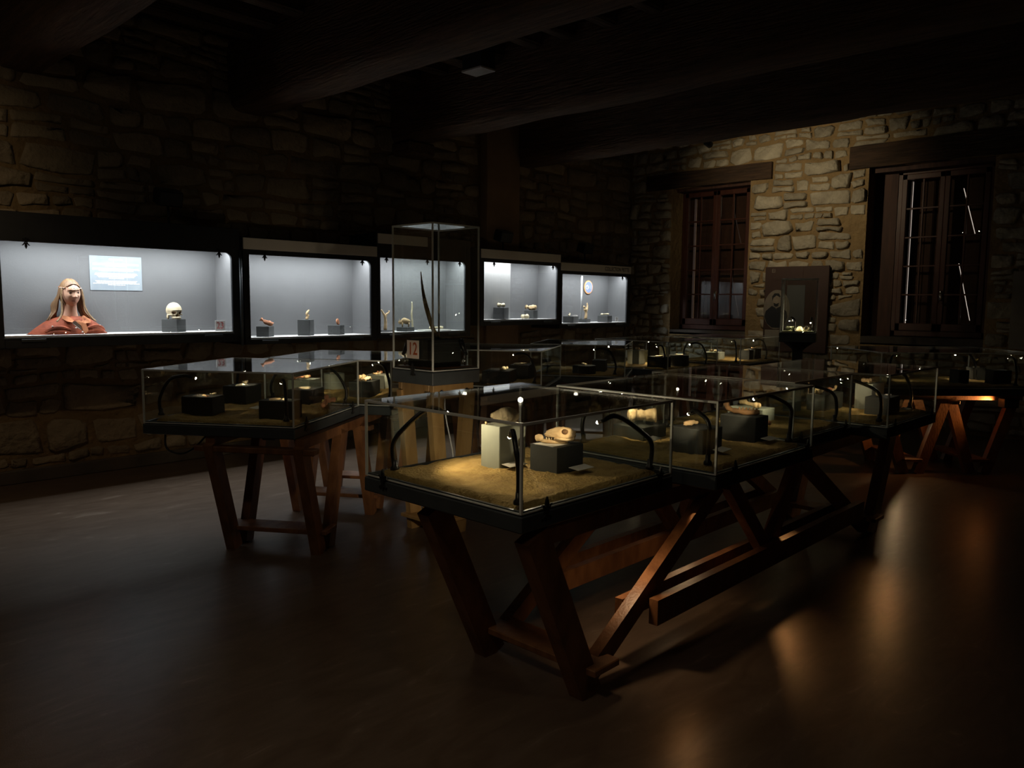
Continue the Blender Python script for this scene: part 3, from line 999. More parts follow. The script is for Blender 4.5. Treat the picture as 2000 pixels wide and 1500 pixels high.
def v_trestle(P, ang, feet, v0, v1, length, label, top=0.775, wood='trestle_wood', name='trestle_table', spread=0.31):
    root = empty(name, (P[0], P[1], 0), ang)
    tag(root, label, 'table', 'timber trestle tables')
    for v in (v0, v1):
        for u in feet:
            leg_bar(root, 'leg', (u - spread, v, top - 0.04), (u - 0.07, v, 0.0), 0.095, 0.06, UY, wood)
            leg_bar(root, 'leg', (u + spread, v, top - 0.04), (u + 0.07, v, 0.0), 0.095, 0.06, UY, wood)
        leg_bar(root, 'top_beam', (0.02, v, top - 0.03), (length - 0.02, v, top - 0.03), 0.06, 0.06, UY, wood)
    for u in feet:
        MB().cbox(u - 0.09, u + 0.09, v0 - 0.06, v1 + 0.06, 0.12, 0.148, 0.004).build('stretcher', wood, root)
        MB().cbox(u - spread - 0.03, u - spread + 0.05, v0 - 0.10, v1 + 0.10, top - 0.095, top - 0.0605, 0.004).build('cross_beam', wood, root)
    return root

def loc2(P, ang, u, v):
    return (P[0] + u * cos(ang) - v * sin(ang), P[1] + u * sin(ang) + v * cos(ang))

AL = 0.5878
PL1 = (2.454, 4.113); PL2 = loc2(PL1, AL, 1.09, -0.24)
A3 = radians(31)
PL3 = (5.20, 4.575); PL4 = (6.60, 4.67)
v_trestle(PL1, AL, (0.34, 1.30, 1.9), -0.02, 0.56, 2.2, 'red-brown V-legged trestle under the left cases near the stone wall')
v_trestle(PL3, A3, (0.30, 0.85), 0.2, 0.8, 1.1, 'V-legged trestle behind the tall numbered case')
v_trestle(PL4, A3, (0.30, 0.85), 0.2, 0.8, 1.1, 'V-legged trestle in the middle of the room behind the truss table')
PF1 = (7.60, 4.80); PF2 = (9.15, 4.72)
v_trestle(PF1, 0, (0.3, 0.85), 0.2, 0.8, 1.12, 'V-legged trestle under the far case before the corner window')
v_trestle(PF2, 0, (0.3, 0.85), 0.2, 0.8, 1.12, 'V-legged trestle under the last far case beside the window wall')
AG = radians(-45)
PG = (7.55, 2.50)
v_trestle(PG, AG, (0.45, 1.10), 0.22, 0.85, 1.5, 'V-legged trestle glowing orange under the case at the far right')

# =================================================================== TABLE CASES
S = 0.868
R1 = ((2.005, 1.855), 0.0, 1.0, 0.94); R2 = ((3.10, 1.694), 0.0, 1.04, 0.94); R3 = ((4.19, 1.83), 0.0, 0.86, 0.94); R4 = ((5.10, 1.625), 0.0, 1.0, 0.94)
vitrine(*R1, tilt=0.0105, label='nearest glass table case with two blocks on lit sand', clasps=(('front', 0.135), ('front', 0.89), ('left', 0.80)), lamps=(
    dict(b=(2.10, 2.70, .865), t=(2.26, 2.56, 1.125), g=(2.44, 2.40, 0.95), w=5, deg=150, m=(2.13, 2.66, 1.06)),
    dict(b=(2.93, 2.70, .865), t=(2.80, 2.60, 1.135), g=(2.50, 2.46, 0.98), w=4.5, deg=85, lens=1.7),
    dict(b=(2.93, 1.93, .865), t=(2.60, 1.955, 1.112), g=(2.62, 2.25, 1.03), w=3.5, deg=36, m=(2.86, 1.93, 1.04)),
    dict(b=(2.06, 1.92, .865), t=(2.10, 2.00, 1.11), g=(2.35, 2.20, 0.86), w=0.5, deg=95, m=(2.055, 1.925, 1.05))))
vitrine(*R2, tilt=0.0105, label='second glass table case of the right-hand row set further forward', clasps=(('front', 0.165), ('front', 0.955)), lamps=(
    dict(b=(3.21, 1.80, .865), t=(3.25, 1.92, 1.09), g=(3.45, 2.05, 1.0), w=1.89, deg=60, m=(3.205, 1.80, 1.06)),
    dict(b=(4.07, 1.80, .865), t=(3.80, 1.86, 1.12), g=(3.98, 2.16, 1.0), w=2.7, deg=70, m=(4.06, 1.80, 1.06)),
    dict(b=(3.25, 2.56, .865), t=(3.45, 2.48, 1.125), g=(3.62, 2.46, 0.94), w=3.24, deg=70),
    dict(b=(4.05, 2.56, .865), t=(3.90, 2.40, 1.12), g=(4.0, 2.1, 1.0), w=2.16, deg=70)))
vitrine(*R3, tilt=0.0105, label='third glass table case of the right-hand row set further back', clasps=(('front', 0.10), ('front', 0.755),), lamps=(
    dict(b=(4.98, 1.91, .865), t=(4.62, 2.05, 1.10), g=(4.72, 2.40, 0.93), w=3.78, deg=70, m=(4.93, 1.92, 1.06)),
    dict(b=(4.27, 2.66, .865), t=(4.45, 2.55, 1.12), g=(4.60, 2.35, 0.9), w=3.24, deg=70)))
vitrine(*R4, tilt=0.0105, label='last glass table case at the far end of the right-hand row', clasps=(('front', 0.12), ('front', 0.88),), lamps=(
    dict(b=(5.22, 1.72, .865), t=(5.25, 1.98, 1.10), g=(5.58, 1.95, 0.99), w=1.89, deg=70, m=(5.205, 1.74, 1.06)),
    dict(b=(6.02, 1.78, .865), t=(5.80, 1.86, 1.12), g=(5.72, 2.05, 1.0), w=2.43, deg=60),
    dict(b=(5.20, 2.46, .865), t=(5.35, 2.40, 1.12), g=(5.50, 2.28, 1.0), w=2.7, deg=70)))
vl1 = vitrine(PL1, AL, 1.074, 1.0, label='glass table case at the left nearest the stone wall', clasps=(('front', 0.16), ('front', 0.93)), lamps=(
    dict(b=(2.06, 5.05, .865), t=(2.24, 4.98, 1.10), g=(2.32, 4.95, 0.98), w=0.811, deg=75),
    dict(b=(2.50, 4.28, .865), t=(2.52, 4.36, 1.10), g=(2.6, 4.45, 0.98), w=1.01, deg=60),
    dict(b=(3.20, 4.68, .865), t=(3.0, 4.84, 1.12), g=(3.25, 5.10, 0.97), w=4.58, deg=70),
    dict(b=(2.80, 5.48, .865), t=(2.74, 5.26, 1.11), g=(2.80, 5.32, 0.99), w=2.03, deg=50)))
cb = MB().tube(smooth_path([(0.0 + .05, 0.88, 0.0), (0.03, 0.86, -0.09), (0.05, 0.78, -0.125), (0.07, 0.70, -0.09), (0.10, 0.62, 0.0)], 16), 0.006, 8).build('power_cable', 'cable_black', vl1, smooth=True)
vitrine(PL2, AL, 1.05, 1.0, label='glass table case partly behind the tall numbered case', clasps=(('front', 0.2),), lamps=(
    dict(b=(3.58, 4.66, .865), t=(3.62, 4.90, 1.12), g=(3.70, 5.10, 0.98), w=3.46, deg=70),
    dict(b=(3.02, 5.36, .865), t=(3.30, 5.32, 1.12), g=(3.42, 5.48, 0.97), w=2.88, deg=70),
    dict(b=(4.22, 5.10, .865), t=(4.12, 5.2, 1.12), g=(4.12, 5.42, 0.97), w=3.46, deg=70)))
vitrine(PL3, A3, 1.09, 1.0, label='glass table case just right of the tall numbered case', lamps=(
    dict(b=(5.35, 4.80, .865), t=(5.30, 5.0, 1.12), g=(5.28, 5.12, 0.98), w=1.44, deg=70),
    dict(b=(5.98, 5.20, .865), t=(5.72, 5.26, 1.13), g=(5.70, 5.35, 1.0), w=1.44, deg=60)))
vitrine(PL4, A3, 1.05, 1.0, label='dim glass table case in the middle of the room', lamps=(
    dict(b=(6.62, 4.82, .865), t=(6.55, 5.02, 1.12), g=(6.55, 5.14, 0.95), w=1.2, deg=60),
    dict(b=(7.40, 5.20, .865), t=(7.15, 5.28, 1.12), g=(7.05, 5.4, 0.95), w=0.96, deg=60)))
vitrine(PF1, 0, 1.12, 1.05, label='brightly lit far glass case before the corner window', lamps=(
    dict(b=(7.72, 4.92, .865), t=(7.78, 5.06, 1.11), g=(7.85, 5.12, 1.0), w=3.96, deg=70),
    dict(b=(8.60, 4.90, .865), t=(8.36, 4.97, 1.12), g=(8.22, 5.08, 1.0), w=4.62, deg=75),
    dict(b=(8.60, 5.72, .865), t=(8.40, 5.60, 1.13), g=(8.30, 5.45, 0.95), w=5.94, deg=90)))
vitrine(PF2, 0, 1.12, 1.05, label='last far glass case beside the window wall', lamps=(
    dict(b=(9.26, 4.84, .865), t=(9.45, 5.00, 1.12), g=(9.65, 5.10, 0.98), w=4.62, deg=85),
    dict(b=(10.10, 4.84, .865), t=(10.0, 4.96, 1.12), g=(10.0, 5.08, 1.0), w=3.3, deg=70),
    dict(b=(9.30, 5.62, .865), t=(9.52, 5.52, 1.13), g=(9.6, 5.4, 1.0), w=5.94, deg=90)))
vitrine(PG, AG, 1.50, 1.10, label='glass table case at the far right above the orange glow', lamps=(
    dict(b=(8.95, 2.05, .865), t=(9.00, 2.25, 1.12), g=(8.95, 2.2, 0.95), w=2.1, deg=70),
    dict(b=(8.55, 1.62, .865), t=(8.80, 1.74, 1.11), g=(8.85, 1.86, 1.0), w=0.72, deg=60),
    dict(b=(7.78, 2.50, .865), t=(8.1, 2.55, 1.12), g=(8.3, 2.5, 0.9), w=1.2, deg=60)))

# =================================================================== CONTENTS OF THE TABLE CASES
ITEMS = {}
def noisy(seed, amp, freq):
    def fn(p, u):
        return p * (1 + amp * noise.noise(u * freq + Vector((seed * 3.1, seed * 1.7, seed)))) 
    return fn

def bone_mesh(kind, L, seed):
    r = random.Random(seed)
    mb = MB()
    if kind == 'long':
        n = 15
        path = []; rad = []
        for i in range(n):
            t = i / (n - 1)
            path.append((L * (t - .5), L * 0.05 * sin(t * pi) * r.uniform(.6, 1.4), L * 0.11))
            rr = 0.055 + 0.075 * (abs(t - .5) * 2) ** 4
            if t in (0.0, 1.0):
                rr = 0.05
            rad.append(L * rr)
        mb.tube(path, rad, 10)
        for e in (-1, 1):
            for s in (-1, 1):
                mb.ball((e * L * .47, s * L * .065, L * 0.105), (L * .075, L * .07, L * .085), noisy(seed + e + s, .12, 2.2), 9, 6)
    elif kind == 'frag':
        n = 13
        path = []; rad = []
        for i in range(n):
            t = i / (n - 1)
            path.append((L * (t - .5), L * .06 * sin(t * 3 + seed), L * (.17 + .03 * sin(t * 5 + seed))))
            rad.append(L * (.15 + .05 * cos(t * 6.3 + seed) + .02 * r.uniform(-1, 1)))
        q = len(mb.v)
        mb.tube(path, rad, 12)
        mb.v = [tuple(Vector(p) + Vector((.10, .07, .06)) * L * noise.noise(Vector(p) * (7 / L) + Vector((seed, 0, 0)))) for p in mb.v]
        zmin = min(p[2] for p in mb.v)
        mb.v = [(p[0], p[1], p[2] - zmin) for p in mb.v]
    elif kind == 'chunk':
        # knuckle end: thick waisted shaft with two rounded lobes at one end and a broken flare at the other
        path = [(L * (t / 12 - .5), 0, L * .27) for t in range(13)]
        mb.tube(path, [L * (.20 + .09 * abs(t / 6 - 1) ** 2 + .02 * sin(t * 2.1 + seed)) for t in range(13)], 14)
        for sy in (-1, 1):
            mb.ball((-L * .36, sy * L * .14, L * .27), (L * .17, L * .15, L * .25), noisy(seed + sy, .14, 2.3), 14, 9)
        mb.ball((L * .40, L * .10, L * .30), (L * .13, L * .12, L * .16), noisy(seed, .3, 2.5), 10, 7)
        mb.v = [tuple(Vector(p) + Vector((.05, .06, .06)) * L * noise.noise(Vector(p) * (6 / L) + Vector((seed, 3, 0)))) for p in mb.v]
        zmin = min(p[2] for p in mb.v)
        mb.v = [(p[0], p[1], p[2] - zmin) for p in mb.v]
    elif kind == 'flake':
        n = 9
        pts = [(L * .5 * cos(2 * pi * k / n) * r.uniform(.6, 1.05), L * .27 * sin(2 * pi * k / n) * r.uniform(.6, 1.1)) for k in range(n)]
        V = [(p[0], p[1], 0) for p in pts] + [(p[0] * .75, p[1] * .7, L * r.uniform(.07, .12)) for p in pts] + [(0, 0, L * .13)]
        F = [tuple(reversed(range(n)))] + [(k, (k + 1) % n, n + (k + 1) % n, n + k) for k in range(n)] + [(n + k, n + (k + 1) % n, 2 * n) for k in range(n)]
        mb.add(V, F)
    elif kind == 'slab':
        n = 8
        pts = [(L * .5 * cos(2 * pi * k / n) * r.uniform(.85, 1.1), L * .36 * sin(2 * pi * k / n) * r.uniform(.85, 1.1)) for k in range(n)]
        mb.prism(pts, 0, L * .07)
    elif kind == 'point':
        path = [(L * (t / 10 - .5), L * .03 * sin(t), L * .045) for t in range(11)]
        mb.tube(path, [L * (.045 * (1 - (t / 10) ** 2.2) + .004) for t in range(11)], 8)
    elif kind == 'shell':
        mb.ball((0, 0, 0), (L * .5, L * .42, L * .55), lambda p, u: Vector((p.x, p.y, max(0, p.z))) * (1 + .06 * sin(9 * math.atan2(u.y, u.x))), 22, 12)
    elif kind == 'jaw':
        path = smooth_path([(-L * .5, 0, L * .12), (-L * .2, L * .03, L * .07), (L * .2, 0, L * .09), (L * .42, -L * .02, L * .16), (L * .5, -L * .02, L * .34)], 14)
        mb.tube(path, [L * .06 + L * .03 * sin(i * 1.3) ** 2 for i in range(len(path))], 9)
        for k in range(6):
            mb.ball((L * (-.42 + .1 * k), L * .01, L * .16), (L * .035, L * .035, L * .06), None, 7, 5)
    elif kind == 'beast':      # little four-legged figure
        mb.ball((0, 0, L * .42), (L * .42, L * .17, L * .24), lambda p, u: p + Vector((0, 0, L * .08 * exp(-((p.x - L * .15) / (L * .18)) ** 2))), 16, 9)
        mb.ball((L * .44, 0, L * .36), (L * .17, L * .11, L * .15), None, 11, 7)
        for sx, sy in ((-.28, -.08), (-.25, .08), (.24, -.08), (.27, .08)):
            mb.tube([(L * sx, L * sy, L * .35), (L * (sx + .01), L * sy, L * .15), (L * sx, L * sy, 0)], [L * .07, L * .045, L * .04], 7)
        mb.tube(smooth_path([(L * .44, L * .06, L * .48), (L * .5, L * .12, L * .56), (L * .56, L * .1, L * .62)], 8), L * .02, 6)
    return mb

def item(name, kind, loc, rotz, L, matn, label, cat, group=None, smooth=True):
    key = (kind, round(L, 4), matn, int((loc[0] * 37 + loc[1] * 17) % 5))
    if key in ITEMS:
        o = bpy.data.objects.new(name, ITEMS[key])
        COL.objects.link(o)
    else:
        o = bone_mesh(kind, L, key[3] + 1).build(name, matn, smooth=smooth and kind not in ('flake', 'slab'))
        ITEMS[key] = o.data
    o.location = loc
    o.rotation_euler = (0, 0, rotz)
    return tag(o, label, cat, group)

def block(P, ang, d1, d2, h, label, matn='block_grey', z=S - 0.012, round_=False, group='display blocks in the table cases', name='display_block', pale=False):
    if round_:
        mb = MB().lathe([(min(d1, d2) * .62, 0), (min(d1, d2) * .62, h + .008), (min(d1, d2) * .62 - .004, h + .012)], 28)
        c = loc2(P, ang, d1 / 2, d2 / 2)
        o = mb.build(name, matn, loc=(c[0], c[1], z), smooth=False)
    else:
        o = MB().cbox(0, d1, 0, d2, 0, h + 0.012, 0.003).build(name, matn, loc=(P[0], P[1], z), rotz=ang)
    return tag(o, label, 'display block', group)

# (P, ang, d1, d2, h, label, material)
BL = {
    'R1a': ((2.45, 2.40), 0, .17, .12, .184, 'tall grey block carrying the wrapped skull in the nearest case', 'block_pale'),
    'R1b': ((2.55, 2.15), 0, .18, .16, .110, 'low dark block carrying the animal skull in the nearest case', 'block_grey'),
    'R2a': ((3.54, 2.38), 0, .23, .20, .062, 'flat dark block under the big pale joint bone', 'block_grey'),
    'R2b': ((3.39, 1.93), 0, .19, .19, .119, 'dark block with a short bone beside the near corner of the second case', 'block_grey'),
    'R2c': ((3.90, 1.91), 0, .15, .21, .131, 'dark block with a brown flat bone at the far end of the second case', 'block_grey'),
    'R3d': ((4.62, 2.22), 0, .17, .24, .075, 'pale block with a long yellow bone in the third case', 'block_pale'),
    'R4c': ((5.44, 2.16), 0, .33, .13, .108, 'long grey block with orange bones at the back of the last row case', 'block_grey'),
    'R4d': ((5.28, 2.30), 0, .10, .09, .062, 'small pale block beside the long grey one in the last row case', 'block_pale'),
    'R4a': ((5.55, 1.78), 0, .25, .15, .111, 'dark block at the front of the last row case', 'block_grey'),
    'R4b': ((5.80, 1.97), 0, .25, .12, .175, 'pale taller block with orange bones behind the front block', 'block_pale'),
    'L1a': ((2.30, 4.84), AL, .15, .22, .110, 'black block with flints at the left of the left case', 'block_grey'),
    'L1b': ((2.73, 5.22), AL, .23, .18, .118, 'black block with a bright spot of light at the back of the left case', 'block_grey'),
    'L1c': ((2.57, 4.32), AL, .13, .23, .109, 'black block at the near corner of the left case', 'block_grey'),
    'L1d': ((3.05, 4.90), AL, .26, .17, .094, 'dark block with a pale slab at the far side of the left case', 'block_grey'),
    'L2e': ((3.30, 5.30), AL, .21, .18, .119, 'block with red bones at the left of the second left-hand case', 'block_pale'),
    'L2a': ((3.62, 4.96), AL, .24, .17, .111, 'dark block heaped with bright bones in the second left-hand case', 'block_grey'),
    'L2b': ((4.03, 5.32), AL, .20, .17, .110, 'pale block with small bones beside the tall numbered case', 'block_pale'),
    'L2c': ((3.72, 5.55), AL, .21, .14, .124, 'round pale plinth with flints at the back of the second left-hand case', 'block_pale'),
    'L3a': ((5.13, 4.92), A3, .36, .25, .107, 'wide dark block with shells right of the tall numbered case', 'block_grey'),
    'L3b': ((5.60, 5.10), A3, .30, .20, .128, 'dark block with flat pieces behind the shell block', 'block_grey'),
    'L4a': ((6.50, 5.02), A3, .20, .20, .078, 'round dark plinth with a pale bone in the middle case', 'block_grey'),
    'L4b': ((6.85, 5.12), A3, .25, .14, .114, 'dim dark block in the middle case', 'block_grey'),
    'F1a': ((7.78, 4.97), 0, .15, .23, .118, 'black block at the front left of the brightly lit far case', 'block_grey'),
    'F1b': ((8.12, 4.95), 0, .21, .19, .122, 'round dark plinth at the front of the brightly lit far case', 'block_grey'),
    'F1c': ((8.05, 5.50), 0, .14, .14, .16, 'pale block at the back left of the brightly lit far case', 'block_pale'),
    'F1d': ((8.46, 5.38), 0, .10, .10, .196, 'tall pale block at the right of the brightly lit far case', 'block_pale'),
    'F1e': ((8.25, 5.60), 0, .14, .10, .15, 'grey block at the back of the brightly lit far case', 'block_pale'),
    'F2a': ((9.78, 4.92), 0, .12, .15, .124, 'dark block in the middle of the last far case', 'block_grey'),
    'F2b': ((10.00, 4.95), 0, .18, .15, .130, 'grey block with three lit pieces in the last far case', 'block_grey'),
    'F2c': ((9.50, 5.25), 0, .22, .20, .089, 'pale slab heaped with bones in the last far case', 'block_pale'),
    'G1a': ((8.40, 2.06), AG, .10, .16, .122, 'black block at the left of the far right case', 'block_grey'),
    'G1b': ((8.92, 2.06), AG, .13, .13, .119, 'black block with lit flints in the far right case', 'block_grey'),
    'G1c': ((8.62, 1.82), AG, .18, .13, .125, 'black block at the front of the far right case', 'block_grey'),
}
TOP = {}
for k, (P, a, d1, d2, h, lab, mn) in BL.items():
    block(P, a, d1, d2, h, lab, mn, round_=k in ('L2c', 'L4a', 'F1b'))
    c = loc2(P, a, d1 / 2, d2 / 2)
    TOP[k] = (c[0], c[1], S - 0.012 + h + 0.0125, a, d1, d2)

def on(k, fu, fv):
    c = TOP[k]
    x, y = loc2((c[0], c[1]), c[3], fu * c[4] / 2, fv * c[5] / 2)
    return (x, y, c[2])

# wrapped cave-bear-like cranium on the tall block
def cranium(p, u):
    q = p.copy()
    q.x = p.x * (1 + 0.28 * (1 if p.x < 0 else 0))
    if p.x < 0:
        q.z = p.z * (1 - 0.55 * min(1, -p.x / 0.06)); q.y = p.y * (1 - 0.45 * min(1, -p.x / 0.06))
    q *= 1 + 0.13 * noise.noise(u * 2.3 + Vector((4, 0, 0))) + 0.05 * noise.noise(u * 7)
    q.z = max(-0.032, q.z)
    return q
o = MB().ball((0, 0, 0.034), (0.058, 0.044, 0.040), cranium, 28, 18).build('fossil_skull', 'bone_grey', smooth=True, loc=on('R1a', 0.0, 0.05), rotz=radians(-52))
o.location.x += 0.02
tag(o, 'grey-brown rounded fossil skull on the tall block', 'fossil')
item('bone_fragment', 'frag', (2.462, 2.50, TOP['R1a'][2]), 0.8, 0.030, 'bone', 'small pale bone chip beside the rounded fossil skull', 'bone')

# animal skull with open jaw on the low block
sk = empty('animal_skull', on('R1b', 0.05, 0.0), radians(-47))
tag(sk, 'tan animal skull with open eye socket and jaw on the low dark block', 'skull')
def sk_fn(p, u):
    q = p.copy()
    if p.x < 0:
        t = min(1, -p.x / 0.10)
        q.z = p.z * (1 - 0.42 * t); q.y = p.y * (1 - 0.35 * t)
    q *= 1 + .14 * noise.noise(u * 2.6 + Vector((1, 7, 0))) + .05 * noise.noise(u * 8)
    d = ((q.x - 0.018) ** 2 + (q.z - 0.016) ** 2)
    if abs(u.y) > 0.25:
        q.y *= 1 - 0.75 * exp(-d / 0.00011)
    q.z = max(q.z, -0.020 + 0.010 * (q.x < -0.02))
    return q
mb = MB().ball((0.012, 0, 0.040), (0.070, 0.036, 0.034), sk_fn, 40, 24)
mb.build('cranium', 'bone', sk, smooth=True)
for s in (-1, 1):
    MB().ball((0.030, s * 0.020, 0.054), (0.0155, 0.0165, 0.0125), None, 14, 9).build('eye_socket', 'bone_dark', sk, smooth=True)
    MB().tube(smooth_path([(-0.012, s * .024, .026), (0.02, s * .043, .024), (0.055, s * .040, .022), (0.072, s * .026, .026)], 10), .006, 7).build('cheek_bone', 'bone', sk, smooth=True)
mb = MB().tube(smooth_path([(0.045, -0.018, 0.010), (-0.01, -0.016, 0.008), (-0.055, -0.008, 0.010), (-0.075, 0, 0.014), (-0.055, 0.008, 0.010), (-0.01, 0.016, 0.008), (0.045, 0.018, 0.010)], 22), 0.0085, 8)
jaw = mb.build('lower_jaw', 'bone', sk, smooth=True)
mb = MB()
for k in range(6):
    for s in (-1, 1):
        mb.ball((-0.05 + k * .012, s * (0.008 + 0.0014 * k), 0.021), (.004, .004, .007), None, 7, 5)
mb.build('teeth', 'ivory', jaw, smooth=True)
MB().ball((-0.082, 0.0, 0.024), (0.020, 0.016, 0.016), noisy(3, .2, 2), 14, 9).build('snout', 'bone', sk, smooth=True)
# a thin white board under it
tag(MB().cbox(-0.06, 0.06, -.055, .055, 0, .003, .001).build('mount_board', 'card', loc=(on('R1b', -.25, .1)[0], on('R1b', -.25, .1)[1], TOP['R1b'][2] - 0.003)), 'thin pale board under the animal skull', 'board')

def card(x, y, rz, label, w=.11, d=.055, z=0.884):
    o = MB().cbox(-w / 2, w / 2, -d / 2, d / 2, 0, .003, .0008).build('label_card', 'card', loc=(x, y, z), rotz=rz)
    o.rotation_euler = (radians(6), 0, rz)
    return tag(o, label, 'card', 'label cards on the sand')
card(2.50, 2.355, 0, 'white label card in front of the tall grey block')
card(2.66, 2.105, 0, 'white label card in front of the low dark block with the animal skull')
card(3.50, 1.885, 0.1, 'label card in front of the block with a short bone')
card(3.98, 1.865, 0, 'label card in front of the block with the brown flat bone')
card(3.52, 2.30, 0.2, 'label card in front of the flat block with the joint bone')
card(5.84, 1.75, 0.1, 'label card at the front right of the last row case')
card(2.62, 4.86, AL, 'label card on the sand of the left case', z=0.88)

# second case
o = item('joint_bone', 'chunk', on('R2a', -.1, -.2), radians(-46), 0.150, 'bone', 'big pale knuckle joint bone on the flat dark block', 'bone')
o.location.z += 0.006
item('bone', 'frag', on('R2b', -.15, .25), radians(-40), 0.075, 'bone', 'short pale bone on the near dark block of the second case', 'bone')
item('antler_piece', 'jaw', on('R2c', -.1, .1), radians(100), 0.19, 'bone_dark', 'brown flat bone overhanging its dark block', 'bone')
item('bone', 'long', on('R3d', -.1, .05), radians(52), 0.21, 'bone', 'long yellow bone on the pale block in the third case', 'bone')
item('bone_fragment', 'frag', (4.50, 2.12, 0.872), 0.5, 0.06, 'bone_red', 'small orange fragment on the sand of the third case', 'bone')
item('bone', 'long', (4.40, 2.36, 0.876), -.6, 0.15, 'bone', 'thin bone on the sand of the third case', 'bone')
item('bone', 'chunk', on('R4c', -.62, .1), 0.2, 0.085, 'bone', 'square orange bone on the long grey block', 'bone')
item('bone', 'frag', on('R4c', .1, .0), -.3, 0.09, 'bone_red', 'reddish bone in the middle of the long grey block', 'bone')
item('bone', 'jaw', on('R4c', .68, .1), -.2, 0.12, 'bone', 'pale curved jaw at the end of the long grey block', 'bone')
item('bone', 'frag', on('R4d', 0, 0), 1.0, 0.06, 'bone', 'pale bone on the small pale block', 'bone')
item('bone', 'frag', on('R4a', -.35, .2), .5, 0.07, 'bone_grey', 'dim grey bone on the front block of the last row case', 'bone')
item('bone_slab', 'slab', on('R4a', .62, -.2), .3, 0.07, 'card', 'pale flat piece at the right of the front block', 'slab')
item('bone', 'chunk', on('R4b', -.55, 0), 1.2, 0.065, 'bone', 'orange knuckle bone at the left of the pale taller block', 'bone')
item('bone', 'frag', on('R4b', .0, 0), .1, 0.07, 'bone', 'orange bone in the middle of the pale taller block', 'bone')
item('bone', 'slab', on('R4b', .6, 0), .1, 0.08, 'bone', 'flat orange bone at the right of the pale taller block', 'bone')

def scatter(k, spec, place):
    """a few individually described pieces on one block: (kind, u, v, rot, length, material, word)"""
    for (kind, fu, fv, rz, L, mn, word) in spec:
        nm = {'flake': 'flint_flake', 'point': 'bone_point', 'slab': 'bone_slab', 'shell': 'shell'}.get(kind, 'bone')
        cat = {'flake': 'flint', 'shell': 'shell'}.get(kind, 'bone')
        x, y, z = on(k, fu, fv)
        item(nm, kind, (x, y, z), rz, L, mn, word + ' ' + place, cat)
scatter('L1a', [('flake', -.5, .3, .4, .06, 'flint', 'dark flint flake at the back left'), ('flake', 0, -.1, 1.3, .055, 'bone', 'pale flake in the middle'), ('frag', .4, -.5, .2, .04, 'ivory', 'small pale chip at the near right'), ('flake', .3, .4, 2.2, .06, 'flint', 'dark flint flake at the back right'), ('flake', -.5, -.5, .9, .05, 'bone_red', 'reddish flake at the near left')], 'of the left black block')
scatter('L1b', [('flake', -.4, -.1, .2, .10, 'ivory', 'brightly lit pale flake at the left'), ('flake', .1, -.3, 1.5, .05, 'flint', 'small flint chip in the middle'), ('frag', .5, .1, .7, .07, 'bone_grey', 'grey chip at the right')], 'of the back black block in the left case')
scatter('L1c', [('slab', -.1, .3, .3, .09, 'bone', 'pale flat bone at the back'), ('flake', .2, -.2, 1.2, .07, 'ivory', 'pale flake at the front')], 'of the near corner block in the left case')
scatter('L1d', [('slab', -.2, 0, .5, .12, 'ivory', 'pale slab'), ('point', .4, .1, 1.1, .09, 'bone', 'slender bone point')], 'on the far side block of the left case')
item('bone', 'frag', (2.66, 4.72, .874), 2.2, .08, 'bone', 'curled pale bone lying on the sand of the left case', 'bone')
item('bone', 'jaw', (3.02, 4.66, .872), 0.9, .20, 'bone_red', 'long red bone on the sand near the right edge of the left case', 'bone')
item('bone', 'chunk', (3.16, 4.80, .872), 0.2, .07, 'bone_red', 'red knuckle bone at the right end of the left case', 'bone')
scatter('L2e', [('long', -.3, .2, .3, .13, 'bone_red', 'reddish long bone at the back'), ('frag', 0, -.2, .8, .07, 'bone', 'tan bone in the middle'), ('frag', .5, 0, .1, .06, 'bone_red', 'red chip at the right')], 'of the left block in the second left-hand case')
scatter('L2a', [('chunk', -.35, .1, .6, .08, 'bone', 'bright knuckle bone at the left'), ('frag', .0, -.2, .1, .08, 'ivory', 'bright bone in the middle'), ('slab', .45, .0, .4, .10, 'bone', 'bright flat bone at the right'), ('frag', -.7, -.3, 1.4, .05, 'bone', 'small chip at the near left')], 'of the heaped block')
scatter('L2b', [('frag', -.5, .1, .2, .05, 'bone', 'pale bone at the left'), ('long', .1, -.1, .9, .09, 'ivory', 'slender bone in the middle'), ('frag', .55, .1, .4, .06, 'bone_red', 'pinkish bone at the right')], 'of the pale block beside the tall numbered case')
scatter('L2c', [('flake', -.3, 0, .2, .06, 'ivory', 'pale flake at the left'), ('flake', .1, .2, 1.2, .06, 'ivory', 'pale flake at the back'), ('flake', .3, -.2, .6, .05, 'bone', 'tan flake at the front')], 'of the round pale plinth')
scatter('L3a', [('shell', .05, -.3, .2, .055, 'ivory', 'domed pale shell in the middle'), ('frag', .45, -.4, .5, .06, 'ivory', 'pale bone to the right of the shell'), ('frag', .75, -.2, .1, .05, 'bone', 'tan bone at the right end'), ('frag', -.55, -.3, 1.0, .06, 'bone_grey', 'dim bone at the left end')], 'of the wide dark block')
scatter('L3b', [('slab', -.3, .1, .3, .14, 'bone_grey', 'broad flat piece at the left'), ('slab', .35, 0, .2, .10, 'bone', 'smaller flat piece at the right')], 'of the block behind the shells')
scatter('L4a', [('long', .1, 0, .9, .12, 'ivory', 'pale bone')], 'on the round dark plinth')
scatter('F1a', [('slab', 0, 0, .4, .13, 'bone', 'lit flat bone'),], 'on the front left block of the bright far case')
scatter('F1b', [('slab', 0, 0, 1.0, .14, 'ivory', 'pale flat piece')], 'on the round plinth of the bright far case')
scatter('F1c', [('frag', 0, 0, 1.0, .09, 'bone', 'lit bone')], 'on the pale back left block of the bright far case')
scatter('F1e', [('slab', 0, 0, 1.0, .10, 'ivory', 'lit flat piece')], 'on the grey back block of the bright far case')
